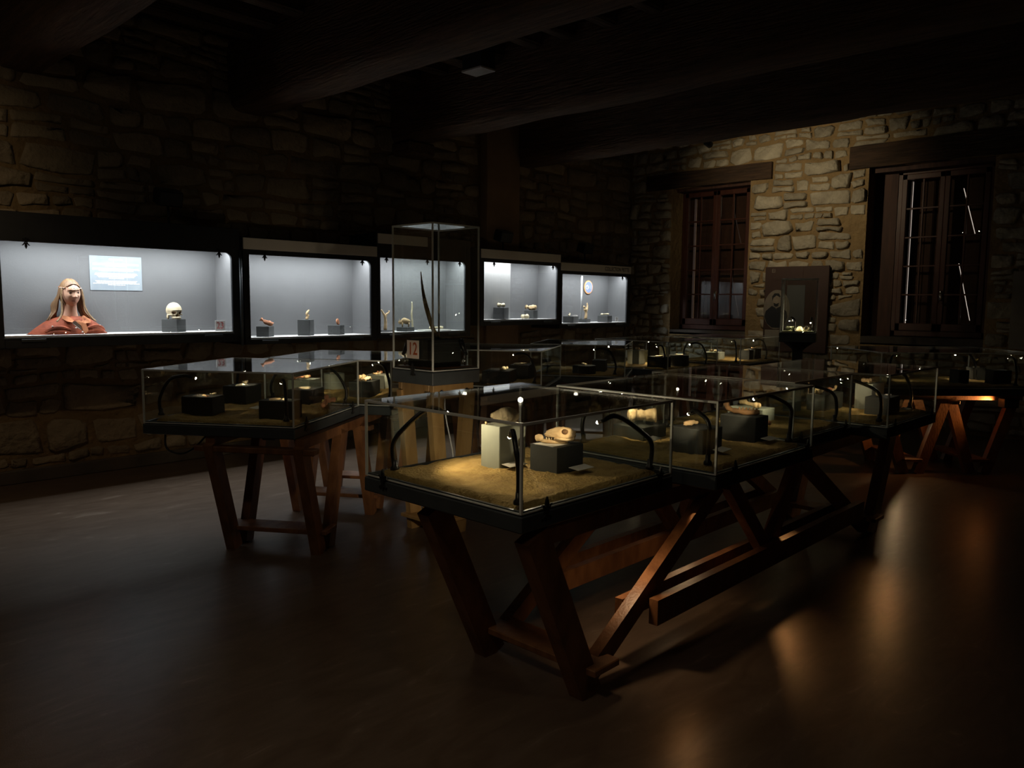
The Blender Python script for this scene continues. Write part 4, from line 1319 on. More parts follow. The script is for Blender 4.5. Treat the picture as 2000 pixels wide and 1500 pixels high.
scatter('F2a', [('slab', 0, 0, 1.0, .09, 'bone', 'lit flat bone')], 'on the middle block of the last far case')
scatter('F2b', [('frag', -.6, -.2, .2, .055, 'bone', 'left lit piece'), ('frag', 0, -.2, .2, .055, 'bone', 'middle lit piece'), ('frag', .6, -.2, .2, .055, 'bone', 'right lit piece')], 'of three on the grey block in the last far case')
scatter('F2c', [('frag', -.4, .2, .2, .08, 'bone', 'left bone'), ('long', .0, -.2, .4, .12, 'bone', 'long bone'), ('frag', .5, .1, .9, .07, 'ivory', 'right pale bone')], 'of the heap on the pale slab')
scatter('G1b', [('flake', -.3, 0, .2, .06, 'ivory', 'lit flake at the left'), ('flake', .3, .1, .8, .07, 'ivory', 'lit flake at the right')], 'of the black block in the far right case')
scatter('G1a', [('flake', 0, 0, .2, .07, 'bone', 'tan flake')], 'on the left block of the far right case')

# =================================================================== TALL NUMBERED CASE
PT = (3.35, 3.90)
s_ = 0.43
root = vitrine(PT, 0.0, s_, s_, label='tall square glass case holding an upright antler spear', ztop=2.112, zbase=1.15, sand=False, tray_h=0.10, clasps=(('left', 0.20),), name='tall_glass_case', group='tall glass cases')
MB().box(0.03, s_ - .03, 0.03, s_ - .03, 0.092, 0.112).build('base_board', 'trestle_wood', root)
sg = empty('number_sign', (3.342, 4.09, 1.222), -pi / 2)
sg.rotation_euler = (0, 0, -pi / 2)
tag(sg, 'pale card with the red number 12 on the tall case', 'sign')
MB().cbox(-0.062, 0.062, -0.003, 0.0, 0, 0.122, 0.001).build('card', 'sign_paper', sg)
text('number', '12', 0.118, 'ink_red', sg, (0, -0.0036, 0.062), (pi / 2, 0, 0), sx=0.82)
bk = tag(MB().cbox(-.13, .13, -.13, .13, 0, .185, .004).build('display_block', 'block_grey', loc=(3.565, 4.13, 1.162)), 'dark square block inside the tall numbered case', 'display block')
mb = MB()
path = smooth_path([(3.42, 4.10, 1.80), (3.432, 4.10, 1.70), (3.455, 4.10, 1.60), (3.49, 4.10, 1.50), (3.525, 4.10, 1.42), (3.565, 4.10, 1.353)], 24)
base = Vector((3.565, 4.10, 1.348))
mb.tube([p - base for p in path], [0.003 + 0.012 * min(1, 2.2 * i / len(path)) for i in range(len(path))], 9)
an = mb.build('antler_spear', 'antler_brown', smooth=True, loc=base)
tag(an, 'long curved antler spear standing in the tall case', 'antler')
MB().tube([path[7] - base, path[8] - base, path[9] - base, path[10] - base], [.0125, .0135, .0135, .013], 9).build('worn_patch', 'ivory', an, smooth=True)
MB().lathe([(.026, -.001), (.028, .004), (.022, .006)], 18, Matrix.Translation((.035, 0, 0))).build('ring_foot', 'figurine_green', an, smooth=True)
for k, (x, y, z, tx, ty, lab) in enumerate(((3.40, 4.25, 1.165, .03, -.02, 'small black spot lamp at the left inside the tall case'), (3.72, 3.99, 1.165, -.03, .02, 'small black spot lamp at the right inside the tall case'))):
    r_ = empty('spot_lamp', (x, y, z))
    tag(r_, lab, 'lamp', 'spot lamps inside the tall case')
    MB().tube([(0, 0, 0), (0, 0, .07)], .006, 8).build('stem', 'chrome', r_, smooth=True)
    MB().tube([(-tx * .4, -ty * .4, .07), (tx * .3, ty * .3, .12), (tx, ty, .175)], [.010, .018, .026], 12).build('shade', 'gooseneck_black', r_, smooth=True)
    spot('lamp_light', (tx * 1.05, ty * 1.05, .18), (tx * 4, ty * 4, .5), 0.25, 60, WARM, r_)
# its stand
st = empty('pedestal_stand', (PT[0], PT[1], 0))
tag(st, 'light brown timber stand with splayed boards under the tall case', 'stand')
for v in (0.06, 0.37):
    for (ua, ub) in ((0.06, 0.15), (0.37, 0.28)):
        leg_bar(st, 'leg', (ua, v, 1.0), (ub, v, 0.0), 0.10, 0.05, UY, 'stand_wood')
for v in (0.05, 0.38):
    ap = MB().cbox(0.03, 0.40, v - 0.02, v + 0.02, 0.955, 1.05, 0.004).build('apron', 'stand_wood', st)
    for u in (0.1, 0.33):
        MB().lathe([(.014, 0), (.014, .008), (.008, .012)], 14, Matrix.Translation((u, v - .02, 1.0)) @ Matrix.Rotation(pi / 2, 4, 'X')).build('bolt', 'gooseneck_black', ap, smooth=True)
for u in (0.05, 0.38):
    MB().cbox(u - 0.02, u + 0.02, 0.075, 0.355, 0.955, 1.05, 0.004).build('apron', 'stand_wood', st)
MB().cbox(0.05, 0.38, 0.02, 0.41, 0.09, 0.115, 0.004).build('stretcher', 'stand_wood', st)
MB().tube(smooth_path([(.2, .1, 1.05), (.18, .08, .85), (.24, .06, .5), (.22, .08, .2), (.3, .1, .12)], 16), .005, 7).build('power_cable', 'cable_white', st, smooth=True)

# tall case before the panel on the window wall
PT2 = (9.35, 3.86)
r2 = vitrine(PT2, radians(20), 0.42, 0.42, label='tall glass case with small lit figures before the portrait panel', ztop=1.92, zbase=1.27, sand=False, tray_h=0.12, name='tall_glass_case', group='tall glass cases', lamps=(
    dict(b=(9.62, 4.02, 1.275), t=(9.52, 4.0, 1.40), g=(9.48, 4.18, 1.33), w=2.5, deg=120, m=(9.62, 4.02, 1.40)),
    dict(b=(9.33, 4.12, 1.275), t=(9.38, 4.2, 1.42), g=(9.52, 4.12, 1.3), w=2.0, deg=120, m=(9.325, 4.12, 1.42))))
MB().box(0.03, .39, 0.03, .39, .11, .132).build('base_board', 'figurine_green', r2)
for k, (u, v, kind, L, mn, lab) in enumerate(((.12, .12, 'beast', .09, 'ivory', 'pale animal figure at the left in the far tall case'), (.24, .2, 'shell', .10, 'ivory', 'bright round white shell in the far tall case'), (.33, .12, 'frag', .10, 'ivory', 'pale upright chip at the right in the far tall case'), (.16, .3, 'chunk', .10, 'figurine_green', 'greenish stone at the back of the far tall case'))):
    x, y = loc2(PT2, radians(20), u, v)
    item('figurine' if kind == 'beast' else 'specimen', kind, (x, y, 1.283), .5 * k, L, mn, lab, 'specimen')
cxy = loc2(PT2, radians(20), .21, .21)
st2 = empty('pedestal_stand', (cxy[0], cxy[1], 0), radians(20))
tag(st2, 'dark post stand under the far tall case', 'stand')
MB().cbox(-.06, .06, -.06, .06, 0, 1.06, .006).build('post', 'case_black', st2)
MB().lathe([(.06, 1.04), (.10, 1.08), (.19, 1.148)], 20).build('bracket', 'case_black', st2)
MB().cbox(-.2, .2, -.2, .2, 0, .03, .005).build('foot_plate', 'case_black', st2)

# =================================================================== LIT WALL CASES
YF = 7.20
DEP = 0.38
COOL = (0.95, 0.98, 1.0)
def wall_case(x0, x1, z0, z1, ox0, ox1, oz0, oz1, label, watts, strip=None, fleurs=(), title=None, number=None):
    root = empty('wall_case', (ox0, YF, oz0))
    tag(root, label, 'display case', 'lit wall cases')
    X0, X1, Z0, Z1 = x0 - ox0, x1 - ox0, z0 - oz0, z1 - oz0
    W, H = ox1 - ox0, oz1 - oz0
    D = YW - YF
    zi = Z1 + 0.10            # inner ceiling above the fascia edge
    fr = MB()
    t = 0.03
    fr.cbox(0, X0, 0, t, 0, H, .004); fr.cbox(X1, W, 0, t, 0, H, .004)
    fr.cbox(X0, X1, 0, t, 0, Z0 - 0.012, .003); fr.cbox(X0, X1, 0, t, Z1, H, .004)
    # rounded upper right corner of the opening
    r = 0.055
    pts = [(X1, Z1)] + [(X1 - r + r * sin(a), Z1 - r + r * cos(a)) for a in [i * pi / 2 / 6 for i in range(7)]]
    V = [(p[0], 0.002, p[1]) for p in pts] + [(p[0], t, p[1]) for p in pts]
    n = len(pts)
    fr.add(V, [tuple(range(n)), tuple(reversed(range(n, 2 * n)))] + [(i, n + i, n + (i + 1) % n, (i + 1) % n) for i in range(n)])
    fr.build('fascia', 'case_black', root)
    sh = MB()
    sh.box(0, W, t, D, H - 0.02, H); sh.box(0, W, t, D, 0, 0.02)
    sh.box(0, 0.02, t, D, 0.02, H - .02); sh.box(W - .02, W, t, D, 0.02, H - .02)
    sh.box(0.02, W - .02, D - .02, D, 0.02, H - .02)
    sh.build('shell', 'case_black', root)
    e = 0.018
    MB().box(X0 - e, X1 + e, DEP, DEP + .012, Z0 - .01, min(zi, H - .025)).build('back_panel', 'case_grey', root)
    MB().box(X0 - e - .012, X0 - e, t, DEP, Z0 - .01, min(zi, H - .025)).build('side_panel', 'case_grey', root)
    MB().box(X1 + e, X1 + e + .012, t, DEP, Z0 - .01, min(zi, H - .025)).build('side_panel', 'case_grey', root)
    MB().box(X0 - e, X1 + e, .008, DEP, Z0 - .012, Z0).build('shelf', 'case_floor', root)
    MB().box(X0 - e, X1 + e, t, DEP, min(zi, H - .025), min(zi, H - .025) + .004).build('light_ceiling', 'case_grey', root)
    MB().box(X0 + .002, X1 - .002, .012, .017, Z0 + .001, Z1 - .001).build('glass_sheet', 'glass_front', root)
    MB().cbox(X0 - .01, X1 + .01, -.006, .0, Z0 - .028, Z0 - .013, .002).build('glass_rail', 'black_steel', root)
    for q in (X0 + .2, X1 - .2):
        MB().cbox(q - .09, q + .09, -.014, -.005, Z0 - .05, Z0 - .026, .003).build('lock_bar', 'black_steel', root)
    zl = min(zi, H - .025) - .028
    tb = MB().tube([(X0 + .04, .09, zl), (X1 - .04, .09, zl)], .011, 10).build('light_tube', 'tube_glow', root, smooth=True)
    area('tube_light', ((X0 + X1) / 2, .09, zl - .014), ((X0 + X1) / 2, .10, zl - .6), watts, X1 - X0 - .08, .03, COOL, tb)
    if strip:
        a, b2, c, d = strip
        sp = MB().cbox(a - ox0, b2 - ox0, -.016, -.001, c - oz0, d - oz0, .002).build('title_strip', 'title_strip', root)
        if title:
            text('title_text', title, 0.082, 'ink_dark', sp, (b2 - ox0 - .06, -.0175, (c + d) / 2 - oz0), (pi / 2, 0, 0), align='RIGHT', sx=0.80)
    for f in fleurs:
        add_fleur(root, (f - ox0, -.002, Z1 + .03), 0, flip=True, k=1.0)
    if number:
        nx, nz, s, body, ink = number
        ns = MB().cbox(nx - ox0 - s / 2, nx - ox0 + s / 2, +.136, +.140, nz - oz0 - s / 2, nz - oz0 + s / 2, .001).build('number_plate', 'sign_grey', root)
        text('number_text', body, s * .92, ink, ns, (nx - ox0, +.1354, nz - oz0), (pi / 2, 0, 0), sx=0.82)
    return root

KW = 22.0
c1 = wall_case(1.74, 3.655, 1.30, 2.05, 1.45, 3.745, 1.20, 2.285, 'leftmost lit wall case with the woman bust and human skull', KW * 1.35, fleurs=(1.92, 3.53), number=(3.59, 1.352, .10, '23', 'ink_plum'))
c2 = wall_case(3.84, 5.285, 1.232, 2.045, 3.775, 5.37, 1.165, 2.215, 'second lit wall case with three grey blocks', KW, strip=(3.775, 5.365, 2.095, 2.205), fleurs=(4.0, 5.17))
c3 = wall_case(5.42, 6.72, 1.25, 2.09, 5.372, 6.81, 1.18, 2.36, 'third lit wall case seen through the tall glass case', KW * .95, strip=(5.38, 6.10, 2.245, 2.355), fleurs=(5.50, 6.10, 6.62))
c4 = wall_case(7.05, 8.485, 1.378, 2.112, 6.98, 8.54, 1.30, 2.285, 'fourth lit wall case with a bright inner board at the left', KW * .85, strip=(6.985, 8.535, 2.16, 2.272), fleurs=(7.22, 8.38))
c5 = wall_case(8.60, 10.17, 1.312, 2.01, 8.545, 10.25, 1.24, 2.19, 'last lit wall case beside the window wall titled collection piette', KW * .85, strip=(8.55, 10.24, 2.058, 2.168), fleurs=(10.03,), title='COLLECTION PIETTE', number=(10.10, 1.351, .075, '21', 'ink_dark'))
MB().box(7.055 - 6.98, 7.74 - 6.98, .20, .212, 1.378 - 1.30, 2.19 - 1.30).build('inner_board', 'case_panel', c4)
cd = MB().tube([(0, 0, 0), (0, 0, .92)], .014, 10).build('conduit', 'black_steel', loc=(3.735, YF - .02, 1.16), smooth=True)
tag(cd, 'grey vertical conduit between the first two wall cases', 'pipe')

def wblock(x, y, z, w, d, h, rz, label, matn='block_grey'):
    o = MB().cbox(-w / 2, w / 2, -d / 2, d / 2, 0, h, .003).build('display_block', matn, loc=(x, y, z + .0005), rotz=rz)
    return tag(o, label, 'display block', 'display blocks in the wall cases')
Q = radians(40)
mat('block_wall', (0.050, 0.053, 0.053), rough=0.85, var=0.12, scale=12)
if True:
    wblock(4.085, 7.37, 1.232, .15, .13, .105, Q, 'low grey block at the left of the second wall case', 'block_wall')
    wblock(4.565, 7.38, 1.232, .15, .13, .168, Q, 'tall grey block in the middle of the second wall case', 'block_wall')
    wblock(4.945, 7.38, 1.232, .16, .14, .105, Q, 'low grey block at the right of the second wall case', 'block_wall')
    wblock(3.158, 7.38, 1.30, .17, .15, .118, Q, 'grey block under the human skull', 'block_wall')
    wblock(5.90, 7.36, 1.25, .18, .14, .05, Q * .5, 'low grey block under the beast figure in the third wall case', 'block_wall')
    wblock(7.49, 7.33, 1.378, .19, .15, .155, Q * .6, 'tall grey block at the left of the fourth wall case', 'block_wall')
    wblock(8.135, 7.38, 1.378, .18, .14, .115, Q * .6, 'low grey block at the right of the fourth wall case', 'block_wall')
    wblock(8.99, 7.36, 1.312, .24, .16, .095, Q * .5, 'low grey block at the left of the last wall case', 'block_wall')
    wblock(9.34, 7.38, 1.312, .18, .13, .05, Q * .5, 'flat grey block under the rod in the last wall case', 'block_wall')
    wblock(9.82, 7.36, 1.312, .24, .16, .10, Q * .5, 'low grey block at the right of the last wall case', 'block_wall')
o = item('carved_bone', 'frag', (4.09, 7.37, 1.338), radians(150), .13, 'bone_red', 'brown and white carved bone on the left block of the second wall case', 'bone')
o.rotation_euler = (0, radians(24), radians(-15)); o.location.z += .018
# little curved carved head on the tall block
mb = MB().tube(smooth_path([(.0, 0, 0), (.012, 0, .03), (.004, 0, .06), (.022, 0, .09), (.034, 0, .10)], 14), [.016] * 4 + [.014] * 5 + [.010] * 3 + [.006] * 3, 9)
mb.ball((.022, 0, .045), (.014, .010, .010), None, 9, 6)
tag(mb.build('carved_figure', 'bone', smooth=True, loc=(4.575, 7.38, 1.401)), 'small orange carved figure on the tall middle block', 'figurine')
o = MB().lathe([(.004, 0), (.034, .002), (.036, .010), (.028, .014)], 20).build('carved_disc', 'bone_red', loc=(4.96, 7.38, 1.372))
o.rotation_euler = (radians(80), 0, radians(30))
tag(o, 'round orange bone disc standing on the right block of the second wall case', 'disc')
# third case: forked antler, beast, upright carved rod, slabs
mb = MB()
mb.tube(smooth_path([(0, 0, .0), (.004, 0, .10), (-.004, 0, .16), (-.03, 0, .20), (-.055, 0, .235)], 16), [.020 - .0007 * i for i in range(17)], 9)
mb.tube(smooth_path([(0, 0, .14), (.02, 0, .185), (.05, 0, .20), (.06, 0, .225)], 12), [.015 - .0006 * i for i in range(13)], 8)
tag(mb.build('forked_antler', 'bone', smooth=True, loc=(5.60, 7.36, 1.268)), 'forked antler piece standing at the left of the third wall case', 'antler')
tag(MB().cbox(-.09, .09, -.06, .06, 0, .018, .003).build('display_block', 'block_wall', loc=(5.60, 7.36, 1.2505)), 'thin grey plate under the forked antler', 'display block')
item('beast_figure', 'beast', (5.90, 7.36, 1.335), radians(160), .15, 'bone', 'small tan horse figure on a rod in the third wall case', 'figurine').location.z = 1.302
mb = MB()
mb.tube(smooth_path([(.012, 0, 0), (.006, .0, .1), (-.004, 0, .2), (.004, 0, .28), (0, 0, .35)], 18), [.012, .011, .013, .010, .012, .013, .010, .011, .012, .010, .011, .009, .010, .009, .008, .007, .005, .004, .002], 9)
tag(mb.build('carved_rod', 'ivory', smooth=True, loc=(6.03, 7.40, 1.2505)), 'slender upright carved antler rod in the third wall case', 'antler')
tag(MB().cbox(-.2, .2, -.09, .09, 0, .012, .003).build('clear_plate', 'card', loc=(6.35, 7.36, 1.2505)), 'pale plate lying at the right of the third wall case', 'plate')
item('carved_bone', 'long', (6.38, 7.36, 1.264), .1, .2, 'ivory', 'pale long bone lying on the plate in the third wall case', 'bone')
# fourth case
item('carved_bone', 'chunk', (7.49, 7.33, 1.534), .1, .10, 'ivory', 'pale bone piece on the tall block of the fourth wall case', 'bone')
item('carved_bone', 'chunk', (7.93, 7.30, 1.379), .1, .11, 'ivory', 'pale bone piece on the shelf of the fourth wall case', 'bone')
item('carved_bone', 'frag', (8.135, 7.38, 1.494), .1, .19, 'bone', 'pale oblong bone on the low block of the fourth wall case', 'bone')
# fifth case
item('carved_bone', 'jaw', (8.95, 7.36, 1.409), .6, .13, 'ivory', 'pale jaw on the left block of the last wall case', 'bone')
item('flint_tool', 'flake', (9.06, 7.34, 1.409), -.6, .14, 'flint', 'dark flint beside the pale jaw in the last wall case', 'flint')
rd = MB().tube([(0, 0, 0), (0, 0, .64)], .012, 10).build('glass_rod', 'clear_rod', loc=(9.27, 7.39, 1.363), smooth=True)
tag(rd, 'clear vertical rod standing in the last wall case', 'rod')
mb = MB()
mb.tube(smooth_path([(0, 0, 0), (.012, 0, .08), (.0, 0, .15), (-.05, 0, .19)], 14), [.024 - .001 * i for i in range(13)], 9)
mb.tube(smooth_path([(.008, 0, .10), (.035, 0, .16), (.04, 0, .20), (.03, 0, .24)], 12), [.020 - .001 * i for i in range(13)], 9)
mb.ball((-.01, 0, .14), (.03, .02, .025), noisy(2, .3, 2), 10, 7)
tag(mb.build('branched_antler', 'bone', smooth=True, loc=(9.35, 7.37, 1.363)), 'branched antler carving beside the clear rod', 'antler')
item('carved_bone', 'long', (9.82, 7.36, 1.413), .1, .18, 'ivory', 'pale bone on the right block of the last wall case', 'bone')
ds = empty('round_plaque', (9.66, 7.575, 1.845))
tag(ds, 'round blue and white plaque with an orange rim', 'plaque')
RX = Matrix.Rotation(pi / 2, 4, 'X')
MB().lathe([(.105, 0), (.105, .008), (.098, .012)], 36, RX).build('rim', 'disc_orange', ds)
MB().lathe([(.085, .010), (.085, .015)], 30, RX).build('field', 'disc_blue', ds)
MB().lathe([(.034, .014), (.034, .018)], 22, Matrix.Translation((-.042, 0, .0)) @ RX).build('emblem', 'print_white', ds)
MB().lathe([(.022, .017), (.022, .020)], 18, Matrix.Translation((-.045, 0, -.004)) @ RX).build('emblem_centre', 'disc_blue', ds)
MB().cbox(.005, .062, -.019, -.014, -.035, .035, .001).build('print_block', 'info_sheet', ds)

# information sheet behind the bust
sh = empty('information_sheet', (2.735, 7.578, 1.678))
tag(sh, 'pale blue information sheet with white lines of print above the bust', 'sheet')
MB().cbox(-.225, .225, -.003, 0, 0, .308, .001).build('paper', 'info_sheet', sh)
rr = random.Random(5)
lines = [(.272, .06, .013)] + [(z, w, .0055) for z, w in ((.238, .195), (.227, .20), (.215, .09), (.195, .20), (.185, .205), (.174, .15), (.150, .18), (.140, .185), (.129, .165), (.118, .155), (.106, .065), (.082, .18), (.071, .17), (.060, .20), (.048, .075))]
for (z, w, th) in lines:
    mb = MB()
    x = -w
    while x < w:
        L_ = rr.uniform(.012, .045)
        mb.box(x, min(w, x + L_), -.0042, -.0032, z, z + th)
        x += L_ + .005
    mb.build('print_line', 'print_white', sh)

# =================================================================== BUST OF A WOMAN
bu = empty('bust', (2.29, 7.405, 1.3005), radians(6))
tag(bu, 'lifelike bust of a woman with long hair, shell headband and rust leather garment', 'bust')
HZ = 0.345          # head centre above the base
def head_fn(p, u):
    x, y, z = p
    # jaw taper and flatter face
    if z < 0.0:
        k = min(1.0, -z / 0.115)
        x *= 1 - 0.24 * k ** 2.0
        if y < 0:
            y *= 1 - 0.06 * k
        else:
            y *= 1 - 0.30 * k
    front = 1.0 if y < 0 else 0.0
    f = front * max(0.0, -u.y) ** 0.5
    G = lambda a, s: exp(-(a / s) ** 2)
    # brow ridge, eye sockets, cheeks
    y -= f * 0.004 * G(z - 0.026, .010) * G(x, .05)
    for s in (-1, 1):
        y += f * 0.0115 * G(x - s * 0.031, .017) * G(z - 0.008, .0125)
        y -= f * 0.0055 * G(x - s * 0.031, .012) * G(z - 0.006, .0065)
        y -= f * 0.005 * G(x - s * 0.042, .018) * G(z + 0.026, .018)
        y += f * 0.003 * G(x - s * 0.030, .010) * G(z + 0.050, .02)
    # nose
    t = (0.014 - z) / 0.047
    if -0.3 < t < 1.15:
        prof = max(0, t) ** 1.1 if t <= 1 else max(0, 1 - (t - 1) / .15)
        wid = 0.0075 + 0.0065 * max(0, min(1, t))
        y -= f * 0.0195 * prof * G(x, wid)
    for s in (-1, 1):
        y -= f * 0.007 * G(x - s * 0.0125, .0065) * G(z + 0.030, .007)
    # lips and chin
    y -= f * 0.0070 * G(z + 0.0570, .0050) * G(x, .020)
    y -= f * 0.0075 * G(z + 0.0690, .0055) * G(x, .017)
    y += f * 0.0055 * G(z + 0.0628, .0028) * G(x, .022)
    y += f * 0.0045 * G(z + 0.0805, .006) * G(x, .018)
    y -= f * 0.0080 * G(z + 0.098, .012) * G(x, .018)
    return Vector((x, y, z))
def lathe_shape(mb, rows, n=36, mi=0):
    """rows of (cx, cy, z, rx, ry, wobble)"""
    V = []; F = []
    for (cx, cy_, z, rx, ry, wb) in rows:
        for k in range(n):
            t = 2 * pi * k / n
            w = 1 + wb * noise.noise(Vector((cos(t) * 1.6, sin(t) * 1.6, z * 9)))
            V.append((cx + rx * cos(t) * w, cy_ + ry * sin(t) * w, z + wb * 0.06 * noise.noise(Vector((cos(t) * 3, sin(t) * 3, z * 7 + 4)))))
    for i in range(len(rows) - 1):
        for k in range(n):
            F.append((i * n + k, i * n + (k + 1) % n, (i + 1) * n + (k + 1) % n, (i + 1) * n + k))
    F.append(tuple(reversed(range(n)))); F.append(tuple(range((len(rows) - 1) * n, len(rows) * n)))
    mb.add(V, F, None, mi)
mb = MB()
mb.ball((0, 0, HZ), (0.074, 0.094, 0.116), head_fn, 84, 64)
# lips take the lip colour
for i, f in enumerate(mb.f):
    c = sum((Vector(mb.v[k]) for k in f), Vector()) / len(f)
    if c.y < -0.07 and abs(c.x) < 0.0215 and -0.0735 + 0.15 * abs(c.x) < c.z - HZ < -0.0530 - 0.12 * abs(c.x):
        mb.mi[i] = 1
lathe_shape(mb, [(0, .030, .10, .095, .065, 0), (0, .026, .155, .064, .058, 0), (0, .022, .19, .054, .054, 0), (0, .018, .23, .051, .053, 0), (0, .014, .27, .053, .056, 0), (0, .006, .31, .05, .056, 0)], 30)
hd = mb.build('head', ['skin', 'lips'], bu, smooth=True)
for s in (-1, 1):
    MB().ball((s * .031, -.0790, HZ + .0068), (.0135, .0072, .0056), None, 14, 9).build('eye', 'eye_dark', hd, smooth=True)
    MB().tube(smooth_path([(s * .014, -.0905, HZ + .0235), (s * .030, -.0865, HZ + .0285), (s * .046, -.0735, HZ + .0235)], 10), [.0012, .0019, .0023, .0024, .0024, .0022, .0020, .0017, .0014, .0012, .001], 6).build('eyebrow', 'hair', hd, smooth=True)
    MB().ball((s * .0735, .012, HZ - .005), (.007, .018, .029), None, 12, 9).build('ear', 'skin', hd, smooth=True)
# hair: a parted cap and two long falls of strands
mb = MB()
def cap_fn(p, u):
    return p * (1 + .012 * noise.noise(Vector((u.x * 9, u.y * 9, u.z * 2))))
V = []; F = []
nu, nv = 140, 64
grid = {}
for j in range(nv + 1):
    th = pi * .80 * j / nv
    for k in range(nu):
        ph = 2 * pi * k / nu
        u = Vector((sin(th) * cos(ph), sin(th) * sin(ph), cos(th)))
        p = Vector((u.x * .0835, u.y * .1045 + .004, u.z * .1265))
        w = 1 + .010 * sin(ph * 34) * sin(th)
        p *= w
        # centre parting
        p.z -= .006 * exp(-(p.x / .007) ** 2) * (1 if p.y < .05 else 0)
        grid[(j, k)] = len(V)
        V.append(p + Vector((0, 0, HZ + .001)))
for j in range(nv):
    for k in range(nu):
        a, b2, c, d = grid[(j, k)], grid[(j, (k + 1) % nu)], grid[(j + 1, (k + 1) % nu)], grid[(j + 1, k)]
        cen = (V[a] + V[b2] + V[c] + V[d]) / 4
        zf = cen.z - HZ
        # leave the face open: an arch under the parting
        lim = .080 - 8.0 * cen.x * cen.x
        if cen.y < -.022 and zf < lim:
            continue
        F.append((a, d, c, b2))
mb.add(V, F)
rr = random.Random(8)
for s in (-1, 1):
    for i in range(58):
        a = radians(rr.uniform(-8, 88))             # 0 = side of head, + = towards the back
        x0 = s * .079 * cos(a); y0 = .004 + .100 * sin(a)
        q = rr.uniform(0, 1)
        L_ = rr.uniform(.85, 1.1)
        xs = s * (.088 + .012 * q + .01 * rr.random()); 
        front = a < radians(15)
        xe = s * (rr.uniform(.14, .20) if front else rr.uniform(.10, .19))
        pts = [Vector((x0 * .93, y0 * .95, HZ + rr.uniform(.035, .055))), Vector((x0 * 1.06 + s * .004, y0, HZ - .01)), Vector((xs * 1.0, y0 * .9 + .012, HZ - .08)),
               Vector((xs * 1.12, y0 * .75 + .02, HZ - .15)), Vector(((xs * 1.2 + xe) / 2, y0 * .5 + .015, HZ - .205)), Vector((xe, -.005 + .03 * rr.random() + (.05 if not front else 0), HZ - .255 * L_ + .02))]
        path = smooth_path(pts, 15)
        mb.tube(path, [.0045] + [.0062] * (len(path) - 5) + [.005, .004, .003, .0015], 5)
mb.build('hair', 'hair', bu, smooth=True)
for s in (-1, 1):
    mb = MB()
    ends = [(s * .080, -.035, HZ + .035), (s * .090, -.040, HZ - .03), (s * .092, -.048, HZ - .10), (s * .105, -.075, HZ - .16), (s * (.135 if s < 0 else .125), -.10, HZ - .205), (s * (.165 if s < 0 else .15), -.115, HZ - .235)]
    path = smooth_path(ends, 75)
    for i, p in enumerate(path):
        off = Vector((.0032 * (1 if i % 2 else -1), -.002, 0))
        mb.ball(p + off, (.0046, .0044, .0058), None, 7, 5)
    mb.build('braid', 'hair_light', bu, smooth=True)
# headband with shells
hb = MB().tube([Vector((.0800 * cos(t), .1010 * sin(t) + .004, HZ + .052 + .010 * sin(t))) for t in [2 * pi * k / 40 for k in range(41)]], .0022, 6).build('headband', 'leather_light', bu, smooth=True)
for k, t in enumerate([radians(q) for q in (188, 200, 212, 226, 240, 256, 272, 288, 304, 318, 332, 346)]):
    MB().ball((.0820 * cos(t), .1030 * sin(t) + .004, HZ + .050 + .010 * sin(t)), (.0052, .0036, .0036), None, 8, 6).build('shell_bead', 'shell_white', hb, smooth=True)
# garment: wide sloping shoulders with folds
mb = MB()
rows = []
for i in range(15):
    t = i / 14
    rx = .335 * (1 - t) ** .62 + .075 * t + .0
    ry = .135 * (1 - t) ** .5 + .072 * t
    rows.append((0, .012 + .012 * t, .0 + .150 * t ** 1.25, rx, ry, .16 * (1 - t * .6)))
lathe_shape(mb, rows, 64)
gm = mb.build('garment', 'leather', bu, smooth=True)
def flap(name, pts, matn, parent, th=.005):
    n = len(pts)
    V = [Vector(p) for p in pts] + [Vector(p) + Vector((0, -th, .001)) for p in pts]
    F = [tuple(range(n)), tuple(reversed(range(n, 2 * n)))] + [(i, n + i, n + (i + 1) % n, (i + 1) % n) for i in range(n)]
    return MB().add(V, F).build(name, matn, parent)
flap('collar', [(-.015, -.085, .120), (-.055, -.070, .150), (-.085, -.030, .158), (-.100, -.055, .130), (-.080, -.105, .108), (-.045, -.118, .100)], 'leather_light', gm)
flap('collar', [(.022, -.080, .118), (.060, -.062, .152), (.090, -.025, .158), (.135, -.050, .118), (.110, -.105, .096), (.055, -.118, .090)], 'leather_light', gm)
flap('collar_tie', [(-.025, -.118, .112), (.012, -.112, .120), (.060, -.128, .088), (.070, -.150, .030), (.045, -.152, .008), (.028, -.145, .022), (.020, -.132, .070)], 'leather_light', gm, .006)
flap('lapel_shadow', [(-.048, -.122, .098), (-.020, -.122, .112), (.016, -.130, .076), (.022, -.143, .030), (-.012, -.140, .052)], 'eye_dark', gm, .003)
for s, zz in ((-1, .055), (1, .062), (-1, .030), (1, .034)):
    MB().tube(smooth_path([(s * .06, -.122, zz - .012), (s * .14, -.116, zz + .008), (s * .20, -.104, zz - .002), (s * .245, -.070, zz - .030)], 16), [.004, .008, .010, .012, .013, .013, .013, .013, .012, .012, .011, .010, .009, .008, .007, .005], 8).build('fold', 'leather', gm, smooth=True)
MB().tube(smooth_path([(-.05, -.044, .155), (-.02, -.066, .140), (.0, -.073, .134), (.02, -.066, .140), (.05, -.044, .155)], 16), .0016, 6).build('necklace', 'bone_dark', bu, smooth=True)
for (x, y, z) in ((-.20, -.112, .070), (.185, -.112, .072), (-.03, -.150, .055), (.02, -.155, .020)):
    MB().ball((x, y, z), (.008, .005, .006), None, 8, 6).build('shell_bead', 'shell_white', gm, smooth=True)

